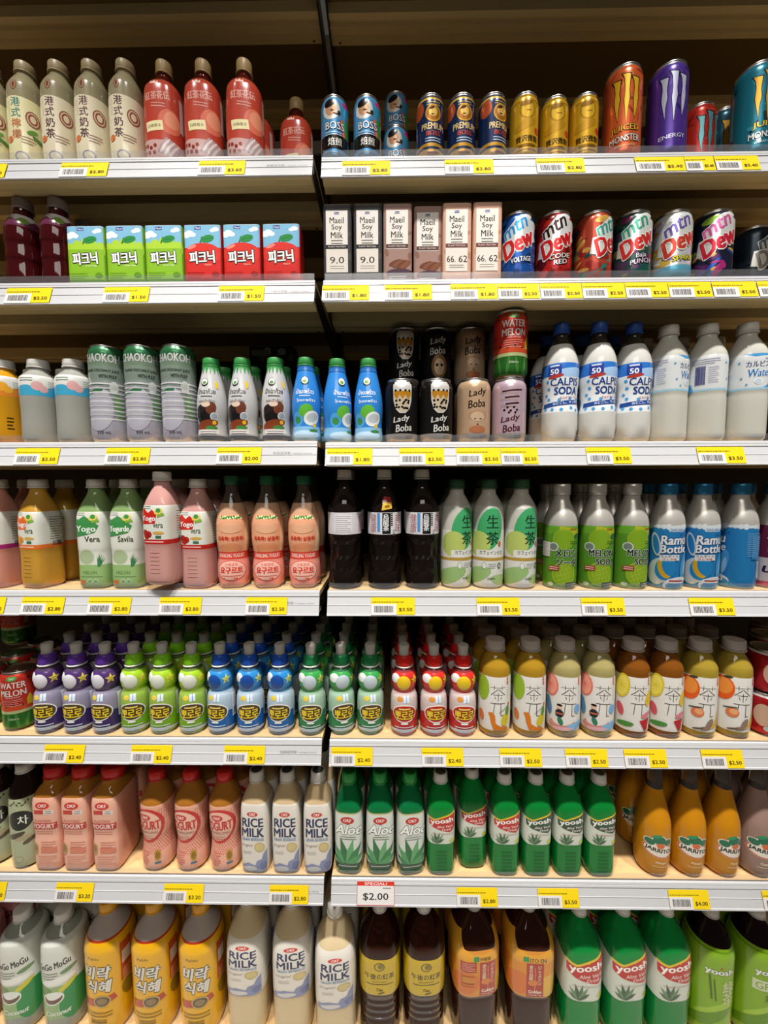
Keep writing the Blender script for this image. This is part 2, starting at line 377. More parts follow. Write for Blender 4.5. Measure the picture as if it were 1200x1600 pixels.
def pinktea(F):
    F.band(5, 150, '#b2402f'); F.band(5, 38, '#c7a09a')
    F.poly([(-14, 138), (-14, 146), (-10, 141), (-6, 147), (-2, 141), (2, 146), (2, 138)], '#e9c9b8')
    F.T('紅茶花伝', 0, 116, 46, 15, '#d9a294', .03, 0, 4); F.lines(2, 102, 26, 2, 5, '#dba99a', 1.4)
    F.E(22, 72, 21, 22, '#cf6a52'); F.E(26, 76, 14, 15, '#d98a6c')
    F.R(-6, 62, 32, 17, '#e6d9a8', 6); F.T('白桃香る', -6, 62, 24, 6, '#5f5a35', .02, 0, 6)
    for i in range(7): F.E(8+i*4, 30-i*1.4, 3, 16, '#d9c9c4' if i % 2 else '#a9939a', -35); F.lift -= .02
    F.dots([(-22, 28), (-14, 24), (-6, 28), (-18, 16), (-8, 16), (-28, 18), (-30, 30)], 3.2, '#8e3028')
    F.R(46, 95, 10, 60, '#c9b8b4')
h = 200; b = Body(pet(h, 35, 132, 168, n=2.6, nr=13, cap=24), fine=[25, 50, 75, 100])
K('pink_tea', 'tea_bottle', 'bottle', 'coral red tea bottle with tall beige cap', 'coral red tea bottle', b, pinktea, liquid('#5b1a10', .3), ref=70, R=36, cap=cap_mesh(h-24, h, 15, '#a88d5e'))

def rainbow(F, h):
    for i, c in enumerate(('#1a6fb5', '#28a7c9', '#6f4bb0', '#c73f8c', '#e0a92a', '#cf3a2c', '#3a9e57')):
        F.poly([(8+i*3, h*.34), (30+i*5, h*.2+i*9), (34+i*5, h*.3+i*9), (6+i*2, h*.62)], c); F.lift -= .02
    F.E(30, h*.8, 16, 14, '#3aa0c8', 20); F.E(26, h*.88, 10, 5, '#c73f8c', 20); F.E(40, h*.7, 8, 12, '#e0a92a', 20); F.E(-5, h*.76, 17, 18, '#dfdcd4'); F.E(-6, h*.77, 10, 13, '#c99a74'); F.E(-8, h*.85, 11, 7, '#15110f', 20); F.E(-3, h*.74, 3.6, 1.4, '#15110f'); F.R(4, h*.69, 10, 2.6, '#3a2416', -10); F.E(10, h*.71, 3, 4, '#3a2416')
    F.R(0, h*.28, 60, 24, '#1a1512'); F.T('BOSS', 2, h*.52, 36, 13, '#f2f4f6', .03, o=('#16202c', .12)); F.lines(0, h*.42, 32, 2, 4, '#e8edf2', 1)
    F.T('焙煎', 2, h*.28, 26, 14, '#f2efe8', .02); F.lines(0, h*.12, 40, 2, 5, '#8a7a5a', 1.4)
can('rainbow_coffee', 118, 26, 'small rainbow coffee can with black label band', 'rainbow coffee can', rainbow, '#4f93c4', 'coffee_can')
def premium(F, h):
    F.band(8, h*.24, '#b98a2c'); F.band(h*.15, h*.19, '#1a2748'); F.band(h*.88, h*.92, '#c9a040'); F.E(-26, h*.76, 12, 15, '#b4512a')
    F.lines(4, h*.84, 26, 2, 4, '#d7b45a', 1.2); F.E(4, h*.68, 15, 15, '#cf9a2e'); F.E(4, h*.68, 12.5, 12.5, '#a2651d'); F.E(4, h*.7, 8, 8, '#e0b65a'); F.E(1, h*.755, 6, 2.6, '#4a2a10', 15); F.E(3, h*.66, 3.4, 1.2, '#4a2a10')
    F.T('PREMIUM', 4, h*.49, 44, 11, '#e4c487', .03); F.T('BOSS', 4, h*.385, 26, 8, '#c4472f', .03); F.lines(4, h*.31, 30, 2, 4.5, '#b9cbe0', 1.6)
    F.lines(4, h*.1, 22, 1, 4, '#6a2a1a', 3)
can('premium_coffee', 118, 26.5, 'navy coffee can with gold portrait medallion', 'navy coffee can', premium, '#16284f', 'coffee_can')
def gold(F, h):
    F.E(2, h*.72, 15, 17, '#a87a12'); F.E(2, h*.72, 12, 14, '#d4a92a'); F.E(0, h*.82, 12, 6, '#8a620c', 12); F.R(4, h*.7, 9, 2, '#8a620c'); F.band(h*.84, h*.855, '#a87a12'); F.band(h*.92, h*.93, '#8a620c')
    F.E(-2, h*.5, 22, 8, '#b98a18', 20); F.E(22, h*.42, 6, 6, '#b8321e'); F.T('贅沢微糖', 2, h*.29, 42, 11, '#3a280a', .03); F.band(h*.12, h*.135, '#8a620c'); F.band(h*.2, h*.21, '#8a620c'); F.lines(2, h*.18, 30, 1, 3, '#6a4a0a', 2)
can('gold_coffee', 118, 26, 'metallic gold coffee can with embossed portrait', 'gold coffee can', gold, '#c89a1e', 'coffee_can')
def claws(F, u, v, w, h, c, edge):
    for du, top, bot, k in ((-.36, .42, -.42, 1), (0, .5, -.5, 0), (.36, .42, -.4, -1)):
        for col, g in ((edge, 1.8), (c, 0)):
            x = u+du*w; t = w*.075+g*.6
            F.poly([(x-t*2.2-g*.3, v+top*h+g), (x+t*1.6+g*.3, v+top*h-h*.03+g), (x+t*1.1, v+h*.15), (x+t*1.5, v), (x+t*.7, v-h*.2), (x+k*2, v+bot*h-g*1.6), (x-t*.7+k, v-h*.22), (x-t*1.2, v-h*.03), (x-t*.8, v+h*.18), (x-t*1.2, v+top*h-h*.1)], col)
def monster(kid, desc, short, base, c, edge, blobs, words_):
    def a(F, h):
        rnd = random.Random(len(desc))
        for i in range(26): F.E(rnd.uniform(-95, 95), rnd.uniform(12, h-14), rnd.uniform(4, 11), rnd.uniform(1.5, 4), blobs[i % len(blobs)], rnd.uniform(0, 180), 9); F.lift -= .03
        F.lift += .05
        claws(F, 3, h*.61, 44, h*.52, c, edge)
        for t, v, wd, hh, cc, oo in words_: F.T(t, 3, h*v, wd, hh, cc, .03, 0, 0, (oo, .14) if oo else None)
    can(kid, 166, 33, desc, short, a, base, 'energy_drink_can')
monster('orange_energy', 'tall orange energy drink can with yellow claw marks', 'orange energy can', '#c85a2a', '#dfae25', '#2a1712', ('#a83f1c', '#d9743c', '#8f3318'), (('JUICED', .3, 48, 13, '#e0a52a', '#2a1712'), ('MONSTER', .2, 52, 11, '#d9d2c6', '#5a2014'), ('ENERGY + JUICE', .12, 34, 4, '#e6c9a8', None)))
monster('purple_energy', 'tall purple energy drink can with silver claw marks', 'purple energy can', '#4a2f86', '#b9bcd0', '#1c1238', ('#3a2470', '#5b3fa0', '#2f1c60'), (('ENERGY', .2, 44, 7, '#d0cfe4', None),))
monster('teal_energy', 'tall teal energy drink can with yellow claw marks', 'teal energy can', '#1d6f84', '#e0a93a', '#10242c', ('#15333c', '#2a92a8', '#c9d6d4', '#0f2026'), (('JUICE', .31, 42, 12, '#e3bb3a', '#10242c'), ('MONSTER', .21, 52, 11, '#e6e9e6', '#10242c'), ('ENERGY + JUICE', .13, 34, 4.5, '#d0e0e0', None)))
monster('red_energy', 'tall red energy drink can with teal claw marks', 'red energy can', '#b52a22', '#5f9aa0', '#2a0f10', ('#8f1c18', '#cf4a3a'), (('ENERGY', .2, 44, 7, '#e6d5d0', None),))
monster('blue_energy', 'tall dark blue energy drink can with yellow claw marks', 'dark blue energy can', '#164a5c', '#d9a43a', '#0c1c24', ('#0f2a36', '#2a7a8c'), (('ENERGY', .2, 44, 7, '#d5dde0', None),))

# ------------------------------------------------------------------ second shelf
def redtea(F):
    F.band(112, 138, '#b9b3b4'); F.band(112, 124, '#5a2440')
    for u in range(-80, 90, 26): F.poly([(u, 124), (u+13, 131), (u+26, 124)], '#5a2440'); F.lift -= .03
    F.E(12, 124, 10, 7, '#6a8a3a'); F.lines(-14, 134, 18, 2, 4, '#6a5a66', 1)
h = 174; b = Body(pet(h, 32, 112, 146, nr=15, cap=20, mid=((22, 32), (50, 30.5), (54, 32), (82, 30.5), (86, 32))), fine=[116, 120, 128])
K('red_tea', 'juice_bottle', 'bottle', 'dark red drink bottle with white and purple shoulder label', 'dark red drink bottle', b, redtea, liquid('#4a1014', .35), ref=112, R=32, cap=cap_mesh(h-20, h, 17, '#8f8480'))
def carton(kid, desc, short, w, d, h, art, base, name):
    n = 14
    b = Body([(0, w/2*.97, n), (1, w/2, n), (h*.5, w/2, n), (h-1, w/2, n), (h, w/2*.98, n)], ay=d/w, it=1, fine=[h*.25, h*.75])
    def a(F): F.band(.5, h-.5, base); art(F, h, w)
    ex = [('top_seam', box('top_seam', -w/2e3*.96, w/2e3*.96, -.004, .004, h/1e3-.0002, h/1e3+.0012, PAPER2), None)]
    K(kid, name, 'carton', desc, short, b, a, PAPER2, PAPER, ref=h/2, extra=ex, R=w/2, D=d/2, bname='carton_body')
PAPER2 = mat('carton_board', '#cfc6bc', .55)
def picnic(fruit, dk, green):
    def a(F, h, w):
        F.R(0, h*.8, w, h*.4-1, '#7fb7d6')
        for u, v, r in ((-24, h*.86, 6), (-30, h*.83, 7), (-18, h*.83, 5), (26, h*.92, 5), (20, h*.9, 4)): F.E(u, v, r*1.3, r*.8, '#eef3f4'); F.lift -= .03
        F.R(-8, h*.945, 13, 6, '#2f3f8f'); F.T('Maeil', -8, h*.945, 10, 3.4, '#f4f4f4', .02)
        F.R(0, h*.3, w-1, h*.58, fruit)
        if green:
            for u, v in ((-30, .58), (-16, .63), (0, .66), (15, .64), (30, .59)): F.E(u*w/73, v*h, w*.13, h*.13, '#a9cf3c'); F.lift -= .03
            F.R(0, h*.4, w-1, h*.4, '#86b82a')
        else:
            F.E(0, h*.5, w*.5, h*.19, '#d6332a'); F.E(-20, h*.62, 9, 3, '#e9877a', 20)
        F.R(-2, h*.74, 2.4, 12, '#3f5a1e', -20); F.E(10, h*.76, 13, 6.5, '#2f8a45', 12); F.R(10, h*.76, 18, .9, '#1d6a33', 12)
        F.T('피크닉', -1, h*.44, w*.66, h*.21, '#f6f6f0', .045, 0, 3, ('#141414', .16))
        F.T('Green Grape' if green else 'Apple', 10, h*.31, 22 if green else 14, 4.6, '#eef2c9' if green else '#f4b8a8', .01, .2)
        F.lines(-14, h*.18, 32, 3, 4, dk, .8); F.E(24, h*.15, 7, 4.5, dk); F.R(0, h*.035, w, h*.07, dk)
    return a
carton('grape_carton', 'light green juice carton with grapes under blue sky', 'green juice carton', 71, 42, 106, picnic('#86b82a', '#5f8f1e', True), '#7aa82a', 'juice_carton')
carton('apple_carton', 'red apple juice carton with green leaf under blue sky', 'red juice carton', 71, 42, 106, picnic('#cc2a24', '#9a1a18', False), '#a8221e', 'juice_carton')
def soy(bg, pk, band, big, sub):
    def a(F, h, w):
        rnd = random.Random(3)
        for i in range(16): F.E(rnd.uniform(-90, 90), rnd.uniform(8, h*.95), 7, 4, pk, rnd.uniform(0, 180), 10); F.lift -= .03
        F.R(-1, h*.67, w*.76, h*.5, '#e6e0d8'); F.R(-1, h*.885, 9, 4.4, '#3a3c7c'); F.T('Maeil', -1, h*.885, 8, 2.6, '#e6e6ee', .02)
        F.T('Maeil', -1, h*.795, w*.5, 11, '#2a2622', .012); F.T('Soy', -1, h*.7, w*.36, 12, '#2a2622', .012); F.T('Milk', -1, h*.605, w*.42, 11, '#2a2622', .012)
        F.lines(-1, h*.535, w*.4, 2, 5, '#55504a', 1.2); F.R(-1, h*.455, w*.76, h*.05, band); F.T('PLANT PROTEIN', -1, h*.455, w*.6, 3, '#d9d0c8', .01)
        if big:
            F.R(-1, h*.27, w*.76, h*.3, '#ded6cc')
            for t, u in zip(big, ((-1,) if len(big) == 1 else (-11, 11))): F.T(t, u, h*.28, w*(.5 if len(big) == 1 else .3), 12, '#2a2622', .015)
            F.lines(-1, h*.2, w*.5, 2, 4, '#6a645c', .9)
        else:
            for i in range(4): F.E(-4+i*6, h*.24-i*1.5, 13, 4.5, ('#6a3a26', '#7d4a30')[i % 2], 20+i*6); F.lift -= .02
            F.E(4, h*.1, 26, 9, '#4a3440'); F.lines(0, h*.06, w*.6, 2, 3.6, '#d8cfc8', 1.2)
    return a
carton('black_soy', 'charcoal soy milk carton reading 9.0', 'charcoal soy carton', 54, 40, 140, soy('#3b3a3c', '#4d4c48', '#1b1a1a', ('9.0',), ''), '#3f3e40', 'soy_milk_carton')
carton('brown_soy', 'mauve soy milk carton with chocolate pieces', 'mauve soy carton', 54, 40, 140, soy('#9a7466', '#84604f', '#4f2f2a', None, ''), '#9c7c72', 'soy_milk_carton')
carton('pink_soy', 'peach soy milk carton reading 66 and 62', 'peach soy carton', 54, 40, 140, soy('#c89a80', '#b98468', '#6a3a34', ('66.', '62'), ''), '#cb9f88', 'soy_milk_carton')
def dew(base, blobs, c1, c2, sub, subc, low):
    def a(F, h):
        rnd = random.Random(len(sub)+len(base))
        for i in range(90): F.E(rnd.uniform(-98, 98), rnd.uniform(10, h-12), rnd.uniform(6, 17), rnd.uniform(2, 7), blobs[i % len(blobs)], rnd.uniform(-20, 60), 9); F.lift -= .031
        F.lift += .04
        if low: F.band(4, h*.2, low)
        F.poly([(-34, h*.38), (-30, h*.6), (-18, h*.6), (-22, h*.72), (2, h*.9), (38, h*1.0), (26, h*.86), (44, h*.84), (38, h*.66), (44, h*.6), (20, h*.5), (-2, h*.44), (-10, h*.33)], '#d9dcd8')
        F.T('mtn', -3, h*.75, 50, 21, c1, .04, .35, 30, ('#f2f2ee', .1)); F.T('Dew', 3, h*.54, 66, 31, c2, .06, .35, 28, ('#f4f4f0', .12))
        if sub: F.T(sub, 10, h*.3, 38, 9 if '\n' not in sub else 19, subc, .03, .1, 6, ('#16161a', .16))
    return a
can('blue_dew', 128, 33, 'bright blue soda can with slanted red lettering', 'bright blue soda can', dew('#1c4f9c', ('#163f86', '#2a6fc0', '#0f2f6a'), '#2f8fd0', '#cf2a2e', 'VOLTAGE', '#eef2f6', None), '#1c4f9c', 'soda_can')
can('red_dew', 128, 33, 'bright red soda can with slanted black lettering', 'bright red soda can', dew('#b3201e', ('#8f1616', '#cf3a30', '#5a0f10'), '#2a1414', '#c41f22', 'CODE\nRED', '#eceae6', None), '#b3201e', 'soda_can')
can('teal_red_dew', 128, 33, 'teal and red patterned soda can with gold flecks', 'teal and red soda can', dew('#2a6a62', ('#b33a28', '#2f7a70', '#c99a4a', '#8f2a20', '#1d4f4c'), '#3f9a8a', '#c42a2a', '', '', None), '#a8402c', 'soda_can')
can('green_dew', 128, 33, 'dark green and purple soda can reading PUNCH', 'green and purple soda can', dew('#2a4a40', ('#1d5a52', '#4a3a5a', '#8a7a3a', '#6a2a4a', '#10302c'), '#3f9a80', '#c8322e', 'Baja\nPUNCH', '#d9d2e0', None), '#2f4a44', 'soda_can')
can('white_dew', 128, 33, 'white soda can with yellow lettering and blue base', 'white and yellow soda can', dew('#c9ccd0', ('#d9b94a', '#e8e8ea', '#b08ac0', '#c98a4a', '#8a6a9a'), '#6a5aa0', '#c9402e', 'SPARK', '#e9dc3a', '#5fa9c4'), '#c4c6ca', 'soda_can')
can('dark_dew', 128, 33, 'dark blue soda can with pink and lime swirls', 'dark blue swirl soda can', dew('#20263c', ('#b0307a', '#2a5ac0', '#8ab03a', '#5a2a6a', '#c9a04a'), '#d05a9a', '#c8283e', '', '', None), '#1c2238', 'soda_can')
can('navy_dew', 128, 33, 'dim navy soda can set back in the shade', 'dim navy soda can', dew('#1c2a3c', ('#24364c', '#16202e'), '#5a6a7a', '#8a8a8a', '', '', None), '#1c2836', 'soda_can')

# ------------------------------------------------------------------ third shelf
def nata(kid, desc, short, liq, bandc, fruit):
    def a(F):
        F.band(93, 133, '#d3d3ce'); F.band(93, 108, bandc)
        for i in range(8): u = -100+i*28; F.E(u, 108, 16, 5 if i % 2 else 3, bandc, 8 if i % 2 else -8); F.lift -= .03
        F.E(10, 112, 10, 9, fruit); F.E(20, 106, 7, 7, fruit); F.lines(-10, 127, 26, 2, 5, '#4a6a5a', 1.4); F.lines(40, 122, 26, 4, 4, '#7a8a88', .8)
    h = 168; b = Body(pet(h, 32.5, 128, 145, nr=17, cap=16, mid=((60, 31.5), (92, 32.5))), fine=[100, 108, 116, 124])
    ex = []
    if kid == 'yellow_nata':
        G = Flat(); b.ref(100); G.lines(20, 50, 11, 4, 7, '#3a2a0a', 3); ex = [('side_print', b.wrap('side_print', G, FILM), None)]
    K(kid, 'jelly_drink_bottle', 'bottle', desc, short, b, a, liq, ref=100, R=33, cap=cap_mesh(h-17, h, 18.5, '#cfcdc8'), extra=ex)
nata('yellow_nata', 'yellow jelly drink bottle with orange and white label', 'yellow jelly bottle', liquid('#d79a1e', .25), '#d9802a', '#e0a030')
nata('white_nata', 'whitish jelly drink bottle with blue band label and white cap', 'whitish jelly bottle', liquid('#b9bab0', .4), '#3f9ec0', '#d0a0a0')
def coco(F):
    h = 190
    for i in range(14):
        t = i/13; c = '#%02x%02x%02x' % tuple(int(a+(b_-a)*t) for a, b_ in zip((0xb9, 0xb4, 0xc4), (0x86, 0x9c, 0x86))); F.band(4+i*12.2, 4+(i+1)*12.2, c); F.lift -= .035
    F.lift += .05
    F.band(150, 187, '#2f6a44'); F.R(0, 158, 120, 16, '#7f977f'); F.T('CHAOKOH', 0, 164, 72, 15, '#dcdcda', .035, o=('#6a7a6c', .1))
    F.T('YOUNG COCONUT JUICE', 2, 139, 64, 6.5, '#26332a', .03); F.T('WITH PULP', 14, 129, 30, 6.5, '#26332a', .03)
    F.E(-6, 66, 28, 44, '#c5c2d0'); F.poly([(-40, 92), (-24, 100), (-4, 106), (6, 104), (2, 98), (-20, 94)], '#3c7a4e'); F.E(32, 70, 9, 26, '#6f9a62', 8); F.E(24, 108, 8, 12, '#dde2dc')
    for i in range(9): F.R(0, 46+i*8.6, 206, 3, '#e2e2e6'); F.lift -= .03
    F.T('520 mL', 4, 20, 24, 5.5, '#3a3a44', .03); F.R(-50, 24, 10, 16, '#e0e0e0')
h = 190; b = Body([(0, 25), (1.5, 27), (9, 33)]+[(40+i*9, 33-(.9 if i % 2 else 0)) for i in range(11)]+[(h-30, 33), (h-12, 33), (h-4, 28.5), (h-2.5, 28.5)], it=1)
K('coconut_can', 'coconut_juice_can', 'can', 'tall ribbed green and white coconut juice can', 'coconut juice can', b, coco, SILVER, CAN, ref=60, extra=lid_parts(h, 33), R=33, bname='can_body')
SHRINK = [(0, 23), (2, 26), (10, 29), (24, 27.5), (40, 27), (58, 29), (78, 29), (100, 26.5), (125, 21), (143, 16.5), (151, 16)]
def jelly(F):
    F.band(3, 150, '#b9b9ba'); F.band(3, 13, '#2a2628'); F.E(-4, 52, 22, 20, '#1d191b', 10); F.E(-14, 64, 12, 8, '#2a2220', 30); F.E(8, 66, 10, 12, '#6a3a2a', -20); F.E(-2, 74, 9, 6, '#d9bfae'); F.E(14, 50, 8, 8, '#c9d0d4'); F.E(14, 50, 6, 6, '#9aa4ac')
    F.E(-4, 34, 26, 9, '#7a3a22', 12); F.E(14, 38, 4, 4, '#d8a92a'); F.E(8, 28, 12, 4, '#3f7a3a'); F.R(0, 20, 46, 9, '#cfcac6'); F.lines(0, 20, 34, 2, 4, '#4a3a3a', 1.2)
    F.T('น้ำเฉาก๊วย', -1, 99, 38, 10, '#26211f', .02); F.lines(-1, 89, 24, 1, 4, '#3a3432', 1.4); F.T('ผสมน้ำเชื่อม', 0, 80, 32, 6, '#33302e', .01)
    F.E(-6, 117, 9, 8, '#1e1c1c'); F.E(-6, 118, 7.4, 6.2, '#e9e9e6'); F.E(-6, 116, 4.6, 3.4, '#5a8a4a'); F.E(22, 112, 3.6, 8, '#d9b92a')
    for u in range(-70, 75, 12): F.poly([(u, 150), (u+12, 150), (u+6, 134)], '#3c9a4c'); F.lift -= .03
def coconutblue(F):
    F.band(3, 150, '#2f7fcc'); F.band(3, 30, '#7fb4dc'); F.E(0, 14, 30, 8, '#b9d6ea'); F.E(-16, 44, 12, 14, '#4f9fdc'); F.E(2, 60, 15, 13, '#5fae3c', 20); F.E(14, 46, 17, 14, '#dfe3e2', 20); F.E(15, 47, 12, 9, '#b9c4c8', 20); F.E(-16, 42, 7, 7, '#3f8a4a'); F.E(20, 32, 4, 4, '#d8b92a'); F.E(18, 22, 10, 3, '#3f7a3a')
    F.T('น้ำมะพร้าว', 0, 98, 38, 10, '#f2f5f8', .02); F.lines(0, 89, 22, 1, 4, '#dfeaf4', 1.4); F.T('วุ้นมะพร้าว', 2, 80, 38, 8, '#f2f5f8', .02)
    F.E(0, 119, 10, 8.5, '#1e3a2a'); F.E(0, 120, 8.4, 6.8, '#e9e9e6'); F.E(0, 118, 5, 3.6, '#7aa04a'); F.band(140, 150, '#2a6ab4')
for kid, d, s, art in (('grass_jelly', 'white bottle with black jelly picture and green cap', 'white and black jelly bottle', jelly), ('coconut_jelly', 'blue coconut drink bottle with green cap', 'blue coconut bottle', coconutblue)):
    b = Body(SHRINK, fine=[20, 34, 48, 68, 90, 112])
    K(kid, 'shrink_bottle', 'bottle', d, s, b, art, plastic('#d0d0d0'), ref=60, R=29, cap=cap_mesh(150, 167, 16.5, '#3a8f49'))
def cup(F, u, v, s, liqc):
    F.poly([(u-17*s, v+26*s), (u-16*s, v-2*s), (u-12*s, v-16*s), (u-5*s, v-23*s), (u+5*s, v-23*s), (u+12*s, v-16*s), (u+16*s, v-2*s), (u+17*s, v+26*s)], '#e4e0da')
    F.poly([(u-15*s, v+14*s), (u-14*s, v-2*s), (u-10*s, v-15*s), (u-4*s, v-21*s), (u+4*s, v-21*s), (u+10*s, v-15*s), (u+14*s, v-2*s), (u+15*s, v+14*s)], '#d8c6ac')
    F.poly([(u-15*s, v+14*s)]+[(u-15*s+i*5*s, v+(0 if i % 2 else 8)*s) for i in range(7)]+[(u+15*s, v+14*s)], liqc)
    rnd = random.Random(5); F.dots([(u+rnd.uniform(-11, 11)*s, v+rnd.uniform(-17, 0)*s) for _ in range(16)]+[(u+x*s, v+15*s) for x in (-12, -4, 5, 12)], 2.1*s, '#1a1412')
def boba(bg, ink, art):
    def a(F, h):
        F.band(3, h*.14, '#a9a29e')
        if art == 'cup':
            F.R(2, h*.88, 34, h*.13, '#d9d6d0'); cup(F, 2, h*.67, 1.14, '#c98a22'); F.T('Lady', 0, h*.36, 34, 14, ink, .03, .25, 10, ('#141210', .1)); F.T('Boba', 4, h*.23, 32, 14, ink, .03, .2, 6, ('#141210', .1))
        elif art == 'drip':
            for i, (wd, yy) in enumerate(((40, .8), (36, .76), (28, .7), (34, .66), (26, .6), (30, .56))): F.R((-1)**i*3, h*yy, wd, 3, ('#4a1a22', '#b9a0a0')[i % 2], (-1)**i*4)
            F.dots([(-12, h*.5), (-6, h*.54), (0, h*.49), (6, h*.54), (12, h*.5), (-3, h*.46), (9, h*.46)], 2.3, '#241014')
            F.T('Lady', 0, h*.36, 38, 14, ink, .03, .25, 10); F.T('Boba', 2, h*.22, 34, 14, ink, .03, .2, 6)
        else:
            F.T('Lady', 2, h*.76, 36, 16, ink, .03, .25, 10); F.T('Boba', 0, h*.6, 34, 15, ink, .03, .2, 6)
            if art == 'face':
                F.E(4, h*.34, 17, h*.2, '#8a6a48'); F.E(4, h*.33, 11, h*.14, '#d0b48c'); F.dots([(-1, h*.36), (9, h*.36)], 3.2, '#141210', 12)
            else:
                F.E(2, h*.42, 19, h*.08, '#c29a78'); F.E(2, h*.4, 14, h*.075, '#dcbc9e'); F.poly([(-4, h*.38), (0, h*.36), (-5, h*.35)], '#3a2a22'); F.poly([(4, h*.36), (9, h*.38), (10, h*.35)], '#3a2a22'); F.dots([(2, h*.28)], 1.6, '#3a1a18'); F.E(2, h*.2, 16, h*.06, '#c07a52')
        F.lines(16, h*.1, 16, 2, 4, '#3a3432', 1.2)
    return a
can('cup_boba', 124, 33, 'black milk tea can with a drawn cup of pearls', 'black cup-print can', boba('#1c1a1a', '#eceae4', 'cup'), '#1c1a1a', 'milk_tea_can')
can('dark_boba', 124, 33, 'black milk tea can with beige portrait', 'black portrait can', boba('#1c1a1a', '#d8d4cc', 'face'), '#1c1a1a', 'milk_tea_can')
can('tan_boba', 124, 33, 'tan milk tea can with dark lettering', 'tan milk tea can', boba('#c9a888', '#241a16', 'lady'), '#c9a888', 'milk_tea_can')
can('pink_boba', 124, 33, 'lilac pink milk tea can with maroon lettering', 'lilac milk tea can', boba('#c9b0bc', '#5a1c2c', 'drip'), '#c4acb8', 'milk_tea_can')
def melonred(F, h):
    F.band(4, h*.34, '#2f6a2a'); F.band(h*.31, h*.36, '#b9c48a')
    for i in range(12): F.E(-96+i*17, h*.18, 3, h*.13, '#4a8a3a', (-1)**i*8); F.lift -= .03
    F.band(h*.36, h*.44, '#d2502e'); F.dots([(-26, h*.46), (-12, h*.44), (2, h*.46), (16, h*.44), (30, h*.46), (-30, h*.86), (28, h*.88), (-40, h*.6), (46, h*.6), (60, h*.8)], 2.2, '#1c100c')
    F.E(0, h*.9, 10, 5, '#5a9a4a'); F.T('OKF', 0, h*.9, 10, 4, '#e9f0e0', .03)
    F.T('WATER', 0, h*.79, 46, 13, '#efe9e2', .03); F.T('MELON', 0, h*.66, 46, 13, '#efe9e2', .03); F.T('WITH PULP', 0, h*.585, 26, 3.6, '#efd9d2', .01); F.lines(-2, h*.54, 36, 4, 4, '#e9b9a8', .9)
    F.poly([(24, h*.42), (32, h*.42), (33, h*.52), (30, h*.6), (27, h*.6), (23, h*.52)], '#d9b92a'); F.T('350ml e', 0, h*.22, 18, 4, '#e0e8d0', .02)
can('watermelon_can', 128, 33, 'red and green watermelon drink can', 'watermelon can', melonred, '#c23426', 'juice_can')
def calpsoda(F):
    F.band(58, 152, '#dfe3e6'); F.band(128, 152, '#2f6fc0'); F.E(20, 134, 40, 9, '#9fc0e4', 4); F.E(60, 138, 26, 8, '#cfdff0')
    F.R(-17, 139, 24, 20, '#2a3f8f'); F.T('50', -17, 136, 14, 10, '#f2f4f8', .04); F.R(-17, 147, 16, 3, '#c8d0e8'); F.E(-15, 127, 14, 3.4, '#b03a30', 8)
    F.dots([(-30, 118), (-28, 104), (-34, 92), (-28, 84), (30, 84), (-8, 82), (12, 84), (-20, 64), (-4, 63), (14, 66), (26, 62), (-34, 66), (44, 110), (46, 74)], 3.2, '#4a9ad0', 10)
    F.T('CALPIS', 2, 116, 52, 14, '#1f3f86', .03); F.T('SODA', 5, 99, 44, 14, '#1f3f86', .045); F.T('カルピスソーダ', 10, 86, 34, 6, '#b0362c', .02, 0, 4)
    F.poly([(-40, 68), (50, 76), (50, 84), (-40, 76)], '#24488f'); F.T('のどごし、すっきり', 6, 76.6, 50, 5.4, '#eef2f6', .02, 0, 5)
    F.lines(-64, 106, 26, 9, 4.5, '#6a7ab0', 1.2); F.bars(-56, 76, 18, 20, '#3a4a8a')
h = 236; b = Body(pet(h, 34.5, 150, 206, nr=13, cap=22, mid=((40, 34.5), (62, 34), (75, 32), (100, 32), (120, 34.5))), fine=[64, 90, 110, 128, 138], petal=28)
K('soda_bottle', 'soda_bottle', 'bottle', 'white soda bottle with blue dotted label and blue cap', 'white soda bottle', b, calpsoda, [liquid('#d9d8d2', .2), NECK], ref=90, fill=190, R=34.5, cap=cap_mesh(h-22, h, 15, '#22468e'))
def calpwater(F):
    F.band(98, 166, '#cfd2d2'); F.poly([(6, 98), (60, 98), (60, 116), (40, 112), (22, 106)], '#4a9ac6'); F.band(98, 102, '#9ac4d8')
    F.poly([(-20, 166), (0, 160), (24, 162), (44, 166)], '#3f8fc4')
    F.T('カルピス', 6, 146, 40, 11, '#26406e', .03); F.T('Water', 10, 130, 40, 15, '#2a6aa8', .03, .25, 4, ('#e6eaec', .1)); F.E(6, 114, 7, 6, '#e9eef0'); F.E(6, 114, 5.6, 4.6, '#b9ccd6'); F.T('Asahi', 22, 156, 12, 3.4, '#2a5a9a', .02); F.lines(38, 155, 11, 3, 4, '#c9704a', 2)
    F.dots([(-24, 150), (-20, 120), (32, 122), (-12, 108), (26, 108), (44, 132)], 2, '#5f9fc8')
    F.lines(-58, 158, 44, 3, 4, '#6a6a9a', .9); F.lines(-46, 142, 16, 8, 4, '#8a8ab0', .8); F.bars(-66, 128, 16, 36, '#33367a'); F.poly([(-100, 98), (-76, 98), (-80, 112), (-100, 124)], '#4a9ac6'); F.T('カルピス', -92, 142, 18, 9, '#26406e', .03)
h = 232; b = Body(pet(h, 34.5, 163, 205, n=2.5, nr=15.5, cap=19, mid=((30, 34.5), (80, 34.5), (92, 33.6), (98, 34.5), (140, 34.5))), fine=[104, 112, 122, 132, 146, 155])
K('water_bottle', 'milk_drink_bottle', 'bottle', 'cloudy white drink bottle with pale blue label and white cap', 'cloudy white bottle', b, calpwater, liquid('#cfcdc2', .2), ref=120, R=37, cap=cap_mesh(h-20, h, 17.5, '#cbc7c0'))

